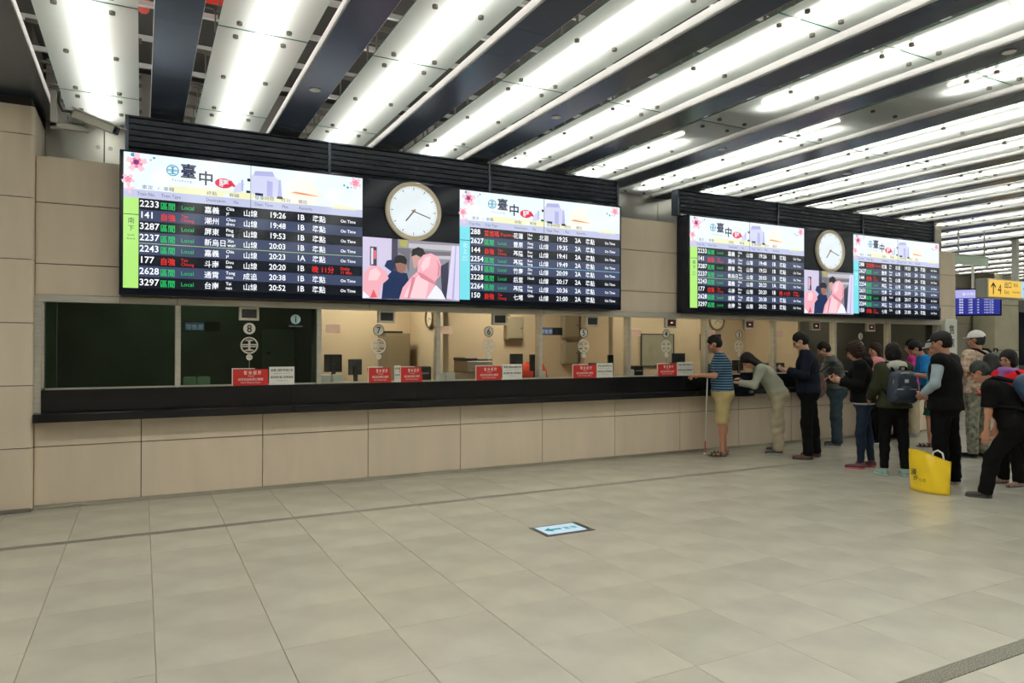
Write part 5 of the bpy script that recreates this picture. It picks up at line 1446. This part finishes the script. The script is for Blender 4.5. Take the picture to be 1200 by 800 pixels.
    # --- shoes
    if shoes:
        for i in (0, 1):
            toe = nrm(np.array([(-0.12, 0.12)[i], 1, 0])); a = ank[i]
            tilt = max(0, a[2] - 0.088 * s - 0.004) * 3.0
            heel = np.array([a[0], a[1] - 0.022, a[2] - 0.050 * s]); toeP = heel + toe * 0.195 * s + np.array([0, 0, -min(tilt, .6) * 0.10 - 0.004])
            F = Field(np.minimum(heel, toeP) - 0.12, np.maximum(heel, toeP) + 0.14, 0.008)
            if shoes.get('kind') == 'sandal':
                for u in (0.25, 0.62, 0.88):
                    c_ = heel + (toeP - heel) * u; sdv = np.array([toe[1], -toe[0], 0])
                    F.cone(c_ - sdv * 0.035, c_ + sdv * 0.035, 0.034 - 0.008 * u, 0.034 - .008 * u, 0.004, flat=toe, fs=2.6)
                F.cone(a - np.array([0, 0.03, 0.03]), a - np.array([0, -0.02, 0.03]), 0.040, 0.040, 0.004, flat=(0, 0, 1), fs=4.0)
                F.cone(heel - np.array([0, 0, 0.022]), toeP - np.array([0, 0, 0.016]), 0.042 * s, 0.040 * s, 0.006, flat=(0, 0, 1), fs=4.0)
            else:
                F.cone(heel, toeP - np.array([0, 0, 0.006]), 0.045 * s, 0.033 * s, 0.02, flat=(0, 0, 1), fs=1.05)
                F.cone(a - np.array([0, 0.01, 0.04]), a + np.array([0, -0.005, -0.005]), 0.045 * s, 0.042 * s, 0.02)
            up_cut = a + np.array([0, 0, 0.012]); F.plane(up_cut, (0, 0, 1))
            F.plane(heel + np.array([0, 0, -0.028 * s]), (0, 0, -1)) if shoes.get('kind') != 'sandal' else None
            sh_ = F.build('sandal' if shoes.get('kind') == 'sandal' else 'shoe', shoes['m'], root)
            if shoes.get('sole') is not None:
                F = Field(np.minimum(heel, toeP) - 0.12, np.maximum(heel, toeP) + 0.14, 0.008)
                F.cone(heel - np.array([0, 0, 0.020]), toeP - np.array([0, 0, 0.022]), 0.048 * s, 0.040 * s, 0.0, flat=(0, 0, 1), fs=2.7)
                F.build('sole', shoes['sole'], sh_)
    info = dict(root=root, pel=pel, waist=waist, chest=chest, nb=nb, sh=sh, el=el, wr=wr, hc=hc, up2=up2, fw2=fw2, up1=up1, R=R_, hips=hips, knees=knees, s=s, W=W,
                M=Matrix.Translation((pos[0], pos[1], 0)) @ Matrix.Rotation(math.radians(heading), 4, 'Z'), tw=tw)
    for t in ():
        pass
    return info
def wpt(I, p): return I['M'] @ Vector(p)

def phone(I, side, off, label, tilt=0.6, col=DGREY):
    """telephone in a hand: placed at the fingers, top-level because it is held"""
    hd = nrm(I['wr'][side] - I['el'][side])
    p = I['wr'][side] + hd * 0.10 + np.array(off)
    t = thing('mobile_phone', label, 'phone', wpt(I, p))
    t.rotation_euler = (-tilt, 0, I['root'].rotation_euler.z)
    a = MB().bbox(-0.037, 0.037, -0.075, 0.075, 0, 0.009, 0.003); a.build('case', col, t, org=(0, 0, 0))
    MB().box(-0.033, 0.033, -0.068, 0.068, 0.009, 0.0096).build('screen', em('phone_screen', (0.55, 0.65, 0.75), 0.5), t, org=(0, 0, 0))
    return t

def backpack(I, label, m_, size=(0.15, 0.10, 0.23), drop=0.0, strap_m=None, trim=None, back=0.0):
    """backpack worn on the back: its own thing, following the wearer's back"""
    up, fw, R_ = I['up2'], I['fw2'], I['R']; s = I['s']
    c = I['chest'] - fw * (0.115 * I['tw'] + size[1] + 0.018 + back) + up * (0.02 - drop)
    root = thing('backpack', label, 'backpack', tuple(I['M'].translation))
    root.rotation_euler = I['root'].rotation_euler
    HRb = [R_, fw, up]
    F = Field(c - 0.42, c + 0.42, 0.0105)
    def Q(x, y, z): return c + R_ * x + fw * y + up * z
    for sx in (-1, 1):
        F.cone(Q(sx * (size[0] - 0.07), 0, -size[2] + 0.08), Q(sx * (size[0] - 0.08), 0, size[2] - 0.09), 0.085, 0.075, 0.03, flat=fw, fs=0.085 / size[1])
    F.ell(Q(0, 0, 0), (size[0] * 0.96, size[1], size[2]), HRb, 0.03)
    F.ripple(0.004, 24, 20, 22, .5)
    F.build('main_compartment', m_, root)
    F = Field(c - 0.42, c + 0.42, 0.0105)
    F.ell(Q(0, -size[1] * 0.75, -size[2] * 0.38), (size[0] * 0.85, size[1] * 0.55, size[2] * 0.50), HRb, 0)
    F.build('front_pocket', m_, root)
    sm = strap_m or BLACKC
    for i, sg in ((0, -1), (1, 1)):
        top_ = I['nb'] + R_ * sg * 0.105 * s
        pts = [Q(sg * 0.07, size[1] * .6, size[2] * 0.80), top_ - fw * 0.075 + up * 0.035 * s, top_ + up * 0.062 * s - up * .02, top_ + fw * 0.085 - up * 0.03, I['chest'] + R_ * sg * 0.135 * s + fw * (0.125 * I['tw'] + 0.012), I['chest'] + R_ * sg * 0.175 * s * I['tw'] + fw * 0.02 - up * 0.09, Q(sg * size[0] * 0.8, size[1] * 0.5, -size[2] * 0.65)]
        MB().tube([Vector(p) for p in pts], 0.018, 8).build('strap', sm, root, True, org=(0, 0, 0))
    MB().tube([Vector(Q(-0.04, 0, size[2])), Vector(Q(-0.03, 0, size[2] + 0.04)), Vector(Q(0.03, 0, size[2] + 0.04)), Vector(Q(0.04, 0, size[2]))], 0.010, 6).build('handle', sm, root, True, org=(0, 0, 0))
    tr = trim or GREYP
    pts = [Vector(Q(math.cos(a) * size[0] * 0.86, -size[1] * 0.62, size[2] * 0.15 + math.sin(a) * size[2] * 0.70)) for a in np.linspace(0, math.pi, 12)]
    MB().tube(pts, 0.006, 6).build('zip', tr, root, True, org=(0, 0, 0))
    pts = [Vector(Q(u * size[0] * 0.7, -size[1] * 1.16, -size[2] * 0.14)) for u in np.linspace(-1, 1, 8)]
    MB().tube(pts, 0.005, 6).build('pocket_zip', tr, root, True, org=(0, 0, 0))
    MB().bbox(Q(0, 0, 0)[0] - 0.022, Q(0, 0, 0)[0] + 0.022, *sorted((Q(0, -size[1] * 1.02, 0)[1], Q(0, -size[1] * 1.02 - .012, 0)[1])), Q(0, 0, .07)[2] - 0.02, Q(0, 0, .07)[2] + 0.02, 0.003).build('tag', tr, root, org=(0, 0, 0))
    return root

# arm poses
def A(u, f, **k): return (u, f, k)
HANG_L, HANG_R = A((-0.16, -0.02, -1), (-0.06, 0.22, -1)), A((0.16, -0.02, -1), (0.06, 0.22, -1))
PHONE_L = A((-0.30, 0.10, -1), (0.45, 1.0, 0.20), palm=(0.2, -0.3, 1), curl=0.5); PHONE_R = A((0.30, 0.10, -1), (-0.45, 1.0, 0.20), palm=(-0.2, -0.3, 1), curl=0.5)

def at(px, py):
    p = at_z(px, py); return (p.x, p.y)

# 1 man in the striped shirt at the counter
P1 = person((7.59, 7.80), 44, 'man in navy and blue striped polo shirt and khaki shorts leaning at the black counter', 1.71, 1.12,
            lean=0.03, bend=0.08, head=(0.35, 0.0), arms=(A((-0.30, 0.25, -1), (0.25, 0.8, 0.0), palm=(0, 0, -1), curl=.4), A((0.10, 0.30, -1), (-0.45, 0.9, -0.05), palm=(0, 0, -1), curl=.4)),
            legs=(((-0.02, 0.05, -1), (0.0, -0.06, -1)), ((0.02, -0.02, -1), (0.0, -0.05, -1))),
            top=dict(m=STRIPE, o=0.014, hem=0.015, sleeve='short', name='polo_shirt'), bottom=dict(m=KHAKI, o=0.020, short=True, cut=-0.01, name='shorts'),
            shoes=dict(m=mat('brown_leather', (0.06, 0.03, 0.02), 0.6), kind='sandal'), skin=SKIN2)
t = thing('white_cane', 'thin white cane standing against the counter before the striped man', 'cane', tuple(at(826, 533)) + (0,))
c0, c1 = Vector((*at(826, 533), 0.0)), at_y(829, 443, 7.98)
MB().tube([c0 + Z3 * 0.015, c0.lerp(c1, 0.18)], 0.009, 8).build('lower_shaft', mat('red_cane_band', (0.5, 0.05, 0.04)), t, True)
MB().tube([c0.lerp(c1, 0.18), c1], 0.010, 8).build('upper_shaft', WHITEP, t, True)
MB().tube([c0 + Z3 * 0.0, c0 + Z3 * 0.035], 0.018, 10).build('tip', WHITEP, t, True)

# 2 visitor bending over the counter
P2 = person((8.52, 7.60), 52, 'visitor in grey-green jersey and beige trousers bending low over the counter', 1.62, 0.97,
            lean=0.30, bend=0.50, head=(0.45, 0.0), hair='long', arms=(A((-0.22, 0.45, -0.95), (0.15, 0.85, 0.10), palm=(0, 0, -1)), A((0.12, 0.30, -1), (-0.6, 0.7, 0.30), palm=(0, 0, -1))),
            legs=(((-0.12, 0.12, -1), (-0.05, -0.04, -1)), ((0.24, -0.10, -1), (0.08, -0.03, -1))),
            top=dict(m=GREYSW, o=0.020, hem=0.03, name='jersey', ripple=0.006), bottom=dict(m=KHAKI2, o=0.024, flare=0.018, ripple=0.009, waist=0.06),
            shoes=dict(m=mat('grey_trainer', (0.06, 0.055, 0.05), 0.6), sole=SOLE))
t = thing('draped_coat', 'dark navy coat hung over the arm of the bending visitor', 'coat', (8.25, 7.9, 0.8))
vs = []; fs = []
for j in range(9):
    v = j / 8
    for k in range(16):
        a = 2 * math.pi * k / 16; w = 0.13 + 0.05 * v; q_ = 1 + 0.12 * math.sin(4 * a + v * 3)
        vs.append((8.23 + w * math.cos(a) * q_ - 0.04 * v, 7.95 + 0.05 * math.sin(a) * q_ , 1.21 - 0.36 * v))
fs = [(j * 16 + k, j * 16 + (k + 1) % 16, (j + 1) * 16 + (k + 1) % 16, (j + 1) * 16 + k) for j in range(8) for k in range(16)] + [tuple(range(16)), tuple(range(128, 144))[::-1]]
MB().add(vs, fs).build('cloth_body', NAVYC, t, True)
MB().bbox(8.20, 8.28, 7.855, 7.87, 0.90, 0.94, 0.004).build('label_patch', GREYP, t)

# 3 man in navy jacket with phone
P3 = person((8.49, 7.03), 40, 'man in navy jacket, black trousers and glasses looking down at his phone', 1.755, 1.05,
            lean=0.0, bend=0.08, head=(0.42, 0.0), glasses=True, arms=(PHONE_L, PHONE_R),
            legs=(((-0.04, 0.06, -1), (0.0, -0.05, -1)), ((0.10, -0.14, -1), (0.02, -0.10, -1))),
            top=dict(m=NAVYC, o=0.022, hem=-0.02, name='jacket', collar=0.006), bottom=dict(m=BLACKC, o=0.018, flare=0.014), shoes=dict(m=mat('maroon_shoe', (0.08, 0.02, 0.015), 0.5), sole=DGREY))
phone(P3, 0, (0.03, 0.02, 0.02), 'dark phone in the hands of the man in the navy jacket')

# 4 man in black quilted jacket
P4 = person((9.98, 7.72), 38, 'man in black quilted jacket and blue jeans leaning on the counter', 1.64, 1.12, lean=0.08, bend=0.18, head=(0.35, 0.0),
            arms=(A((-0.3, 0.5, -1), (0.1, 1, 0.1), palm=(0, 0, -1)), A((0.3, 0.4, -1), (-0.2, 1, 0.1), palm=(0, 0, -1))),
            top=dict(m=QUILT, o=0.030, hem=0.02, quilt=True, name='quilted_jacket', collar=.02), bottom=dict(m=JEANS, o=0.024, flare=0.024, ripple=.006), shoes=dict(m=mat('grey_trainer', (0.06, 0.055, 0.05)), sole=SOLE))
t = thing('shoulder_bag', 'brown patterned shoulder bag hanging at the hip of the man in quilted jacket', 'bag', (9.55, 7.42, 0))
bc = at_y(961, 449, 7.42)
F_ = Field(np.array(bc) - 0.3, np.array(bc) + 0.3, 0.0105)
F_.ell(np.array(bc) - np.array([0, 0, 0.06]), (0.13, 0.055, 0.16), None, 0); F_.ell(np.array(bc) + np.array([0, 0, 0.05]), (0.10, 0.045, 0.12), None, 0.03); F_.ripple(0.004, 30, 30, 25, .3)
o = F_.build('bag_body', PLAIDB, t); o.location = (-9.55, -7.42, 0)
w0, w1 = wpt(P4, P4['nb'] + P4['R'] * 0.10 + P4['up2'] * 0.035), Vector(bc)
MB().tube([w1 + Vector((-0.08, 0, 0.13)), w1.lerp(w0, 0.6) + Vector((-0.06, -0.10, 0.02)), w0 + Vector((0, -0.03, 0.01))], 0.010, 6).build('strap', BLACKC, t, True)

# 5 woman with curly brown hair
P5 = person((8.50, 6.17), 38, 'woman with bushy dark brown hair, black hooded top, dark jeans and pink trainers', 1.60, 0.98, female=True, bend=0.10, head=(0.30, 0.0), hair='curly', hair_m=HAIRB,
            arms=(A((-0.25, 0.15, -1), (0.1, 1.0, 0.20), palm=(0.3, 0, 1), curl=.45), A((0.28, 0.0, -1), (-0.3, 1.0, 0.25), palm=(-0.3, 0, 1), curl=.45)),
            legs=(((-0.03, 0.08, -1), (0.0, 0.0, -1)), ((0.08, -0.14, -1), (0.02, -0.12, -1))),
            top=[dict(m=mat('white_hem_cloth', (0.55, 0.55, 0.52), 0.8), o=0.010, hem=-0.035, name='undershirt', sleeve='none'), dict(m=BLACKC, o=0.030, hem=-0.01, name='hooded_top', hood=BLACKC)],
            bottom=dict(m=JEANSD, o=0.008, flare=0.002, cut=-0.0), shoes=dict(m=mat('pink_black_trainer', (0.07, 0.012, 0.02), 0.5), sole=mat('pink_sole', (0.72, 0.12, 0.17), 0.5)))
phone(P5, 0, (0.02, 0.02, 0.03), 'red phone held by the woman with bushy brown hair', col=mat('red_phone_case', (0.45, 0.03, 0.03), 0.4))

# 6 woman with pink collar behind
P6 = person(at(1028, 519), 50, 'woman with dark hair and pink jacket standing behind the woman with pink trainers', 1.60, 1.0, female=True, head=(0.15, 0.3), hair='long', hair_m=HAIRB,
            top=dict(m=PINKC, o=0.022, hem=-0.02, name='jacket', collar=0.02), bottom=dict(m=BLACKC, o=0.016), shoes=dict(m=BLACKC, sole=SOLE))

# 7 woman with olive jacket, grey hood and navy backpack
P7 = person((8.33, 5.62), -30, 'dark-haired woman in olive jacket with grey hood, black trousers and mint shoes', 1.575, 1.02, female=True, head=(0.1, -0.15), hair='bob',
            arms=(A((-0.26, 0.1, -1), (0.1, 0.8, -0.6)), A((0.26, 0.1, -1), (-0.1, 0.8, -0.6))),
            legs=(((-0.06, 0.05, -1), (-0.02, -0.02, -1)), ((0.06, -0.04, -1), (0.03, -0.03, -1))),
            top=dict(m=OLIVE, o=0.032, hem=-0.02, name='jacket', hood=GREYH, ripple=.005), bottom=dict(m=BLACKC, o=0.010, flare=0.004, cut=0.01), shoes=dict(m=mat('mint_trainer', (0.24, 0.38, 0.32), 0.5), sole=mat('mint_sole', (0.5, 0.6, 0.55), 0.5)))
backpack(P7, 'navy backpack with white tag on the back of the woman in olive', mat('navy_nylon', (0.014, 0.024, 0.045), 0.55, bump=.2, bscale=30), (0.165, 0.085, 0.20), drop=0.10, trim=mat('pale_zip', (0.45, 0.46, 0.44), 0.4))

# 8 man in bright blue shirt
P8 = person(at(1092, 523), 42, 'man in bright blue T-shirt, dark green shorts and sandals looking at his phone', 1.68, 1.08, bend=0.26, lean=0.06, head=(0.50, 0.0), arms=(PHONE_L, PHONE_R),
            legs=(((-0.05, 0.12, -1), (0.0, -0.02, -1)), ((0.10, -0.18, -1), (0.03, -0.22, -1))),
            top=dict(m=BLUET, o=0.020, hem=-0.03, sleeve='short', name='t_shirt'), bottom=dict(m=GREENS, o=0.028, short=True, cut=0.02, name='shorts'),
            shoes=dict(m=mat('dark_sandal', (0.02, 0.022, 0.026), 0.6), kind='sandal'), skin=SKIN2)
phone(P8, 0, (0.03, 0.02, 0.02), 'white phone in the hands of the man in bright blue', col=WHITEP)

# 9 person in magenta top with khaki trousers
P9 = person(at(1071, 511), 30, 'person in magenta top and khaki trousers half hidden beyond the man in bright blue', 1.66, 0.95, female=True, head=(0.2, 0.3), hair='bob',
            top=dict(m=MAGENTA, o=0.020, hem=-0.03, name='top'), bottom=dict(m=KHAKI2, o=0.024, flare=0.02), shoes=dict(m=GREYP, sole=SOLE))
# 9b dark-haired person in navy between
P9b = person(at(1051, 514), 35, 'dark-haired person in blue-purple top mostly hidden beyond the woman with navy backpack', 1.54, 1.0, female=True, head=(0.2, 0.2), hair='bob',
            top=dict(m=cloth('blue_purple_cloth', (0.03, 0.04, 0.14)), o=0.020, hem=-0.03, name='top'), bottom=dict(m=BLACKC, o=0.018), shoes=dict(m=BLACKC, sole=DGREY))

# 10 man in black cap and vest
P10 = person((8.33, 4.98), 12, 'man in black cap, black vest over light blue sleeves and black trousers, phone hidden', 1.71, 1.08, head=(0.22, 0.15), cap=mat('black_cap_cloth', (0.006, 0.006, 0.007), 0.8), hair='short',
             arms=(A((-0.30, 0.06, -1), (0.55, 0.75, -0.55)), A((0.30, 0.06, -1), (-0.55, 0.75, -0.55))),
             legs=(((-0.04, 0.05, -1), (-0.02, -0.03, -1)), ((0.10, -0.06, -1), (0.03, -0.05, -1))),
             top=[dict(m=LBLUE, o=0.014, hem=0.03, name='shirt'), dict(m=BLACKC, o=0.032, hem=-0.07, sleeve='none', name='vest', collar=.01)], bottom=dict(m=BLACKC, o=0.022, flare=0.016),
             shoes=dict(m=BLACKC, sole=mat('pinkish_sole', (0.55, 0.42, 0.40), 0.6)), skin=SKIN2)
P10['root']['label'] = 'man in black cap and black vest over light blue sleeves behind the yellow bag'

# 11 person with grey cap seen behind the black cap
P11 = person(at(1100, 545), 40, 'person in grey cap and blue shirt mostly hidden behind the man in black cap', 1.64, 1.0, head=(0.25, 0.1), cap=mat('grey_cap_cloth', (0.30, 0.30, 0.30), 0.8),
             top=dict(m=cloth('sky_shirt', (0.06, 0.28, 0.45)), o=0.016, hem=-0.03, name='shirt', sleeve='short'), bottom=dict(m=BLACKC, o=0.018), shoes=dict(m=BLACKC, sole=SOLE), skin=SKIN2)

# 12 older man in white cap
P12 = person(at(1146, 536), -5, 'older man in white cap, brown patterned shirt and camouflage trousers', 1.76, 1.05, head=(0.05, 0.35), cap=WHITEC, hair='grey', hair_m=HAIRG,
             arms=(A((-0.2, 0.15, -1), (0.1, 1, 0.1)), A((0.2, 0.15, -1), (-0.1, 1, 0.1))),
             top=dict(m=PATTERN, o=0.018, hem=-0.03, sleeve='short', name='shirt'), bottom=dict(m=CAMO, o=0.022), shoes=dict(m=BLACKC, sole=DGREY), skin=SKIN2)
backpack(P12, 'plain black backpack on the back of the man in white cap', mat('black_nylon', (0.008, 0.008, 0.010), 0.5, bump=.2, bscale=30), (0.17, 0.12, 0.23), drop=0.05, trim=BLACKP)

# 13 man walking bent forward with blue backpack
P13 = person((8.13, 4.12), 18, 'grey-haired man in black stooping forward in mid-stride past the queue', 1.53, 1.14, lean=0.26, bend=0.34, head=(0.25, 0.0), hair='grey', hair_m=HAIRG,
             arms=(A((-0.12, 0.02, -1), (0.0, 0.10, -1), curl=.35), A((0.18, -0.05, -1), (0.0, 0.15, -1), curl=.4)),
             legs=(((-0.03, 0.62, -1), (-0.02, 0.16, -1)), ((0.04, -0.42, -1), (0.03, -0.72, -1))),
             top=dict(m=BLACKC, o=0.022, hem=-0.02, sleeve='short', name='t_shirt'), bottom=dict(m=BLACKC, o=0.022, flare=0.016), shoes=dict(m=mat('black_shoe', (0.010, 0.010, 0.011), 0.45), sole=DGREY), skin=SKIN2)
backpack(P13, 'blue and black backpack with grey piping on the stooping man', mat('blue_black_nylon', (0.012, 0.040, 0.080), 0.5, noise=.5, nscale=4, bump=.2, bscale=30), (0.175, 0.120, 0.24), drop=0.15, trim=mat('grey_piping', (0.30, 0.31, 0.30), 0.5))

# 14 woman in red with purple scarf
P14 = person(at(1184, 568), 72, 'woman in red top with purple scarf and glasses at the right edge', 1.50, 1.15, female=True, head=(0.12, 0.15), glasses=True, hair='bob', hair_m=HAIR,
             arms=(A((-0.3, 0.2, -1), (0.3, 1, 0.15), palm=(0, 0, 1), curl=.4), A((0.3, 0.2, -1), (-0.3, 1, 0.15), palm=(0, 0, 1), curl=.4)),
             top=dict(m=REDC, o=0.022, hem=-0.04, name='blouse', scarf=PURPC), bottom=dict(m=BLACKC, o=0.020), shoes=dict(m=mat('patterned_shoe', (0.20, 0.12, 0.10), 0.6, noise=.8, nscale=60), sole=DGREY))
phone(P14, 0, (0.02, 0.03, 0.02), 'white phone in the hand of the woman in red', col=WHITEP)

# clerk behind window 2
C1 = person((10.55, 9.60), 170, 'clerk with dark bobbed hair seated behind window two', 1.62, 0.95, female=True, hair='bob', head=(0.2, 0.8), seat_z=0.52,
            legs=(((-0.1, 1.0, -0.05), (0, 0.05, -1)), ((0.1, 1.0, -0.05), (0, 0.05, -1))),
            arms=(A((-0.2, 0.3, -1), (0.1, 1, 0.1), palm=(0, 0, -1)), A((0.2, 0.3, -1), (-0.1, 1, 0.1), palm=(0, 0, -1))),
            top=dict(m=BLACKC, o=0.014, hem=0.0, name='uniform_jacket'), bottom=dict(m=BLACKC, o=0.012, flare=.01), shoes=dict(m=BLACKC, sole=DGREY))
SX, SY = 10.55, 9.64
t = thing('clerk_stool', 'dark swivel stool under the clerk behind window two', 'stool', (SX, SY, 0))
MB().bbox(SX - .18, SX + .18, SY - .2, SY + .2, 0.33, 0.385, 0.02).build('seat', BLACKP, t)
MB().tube([(SX, SY, 0.02), (SX, SY, 0.33)], 0.03, 10).build('column', STEEL_D, t)
MB().tube([(SX, SY, 0.0), (SX, SY, 0.03)], 0.2, 20).build('base', BLACKP, t)

_stuff_lettering()
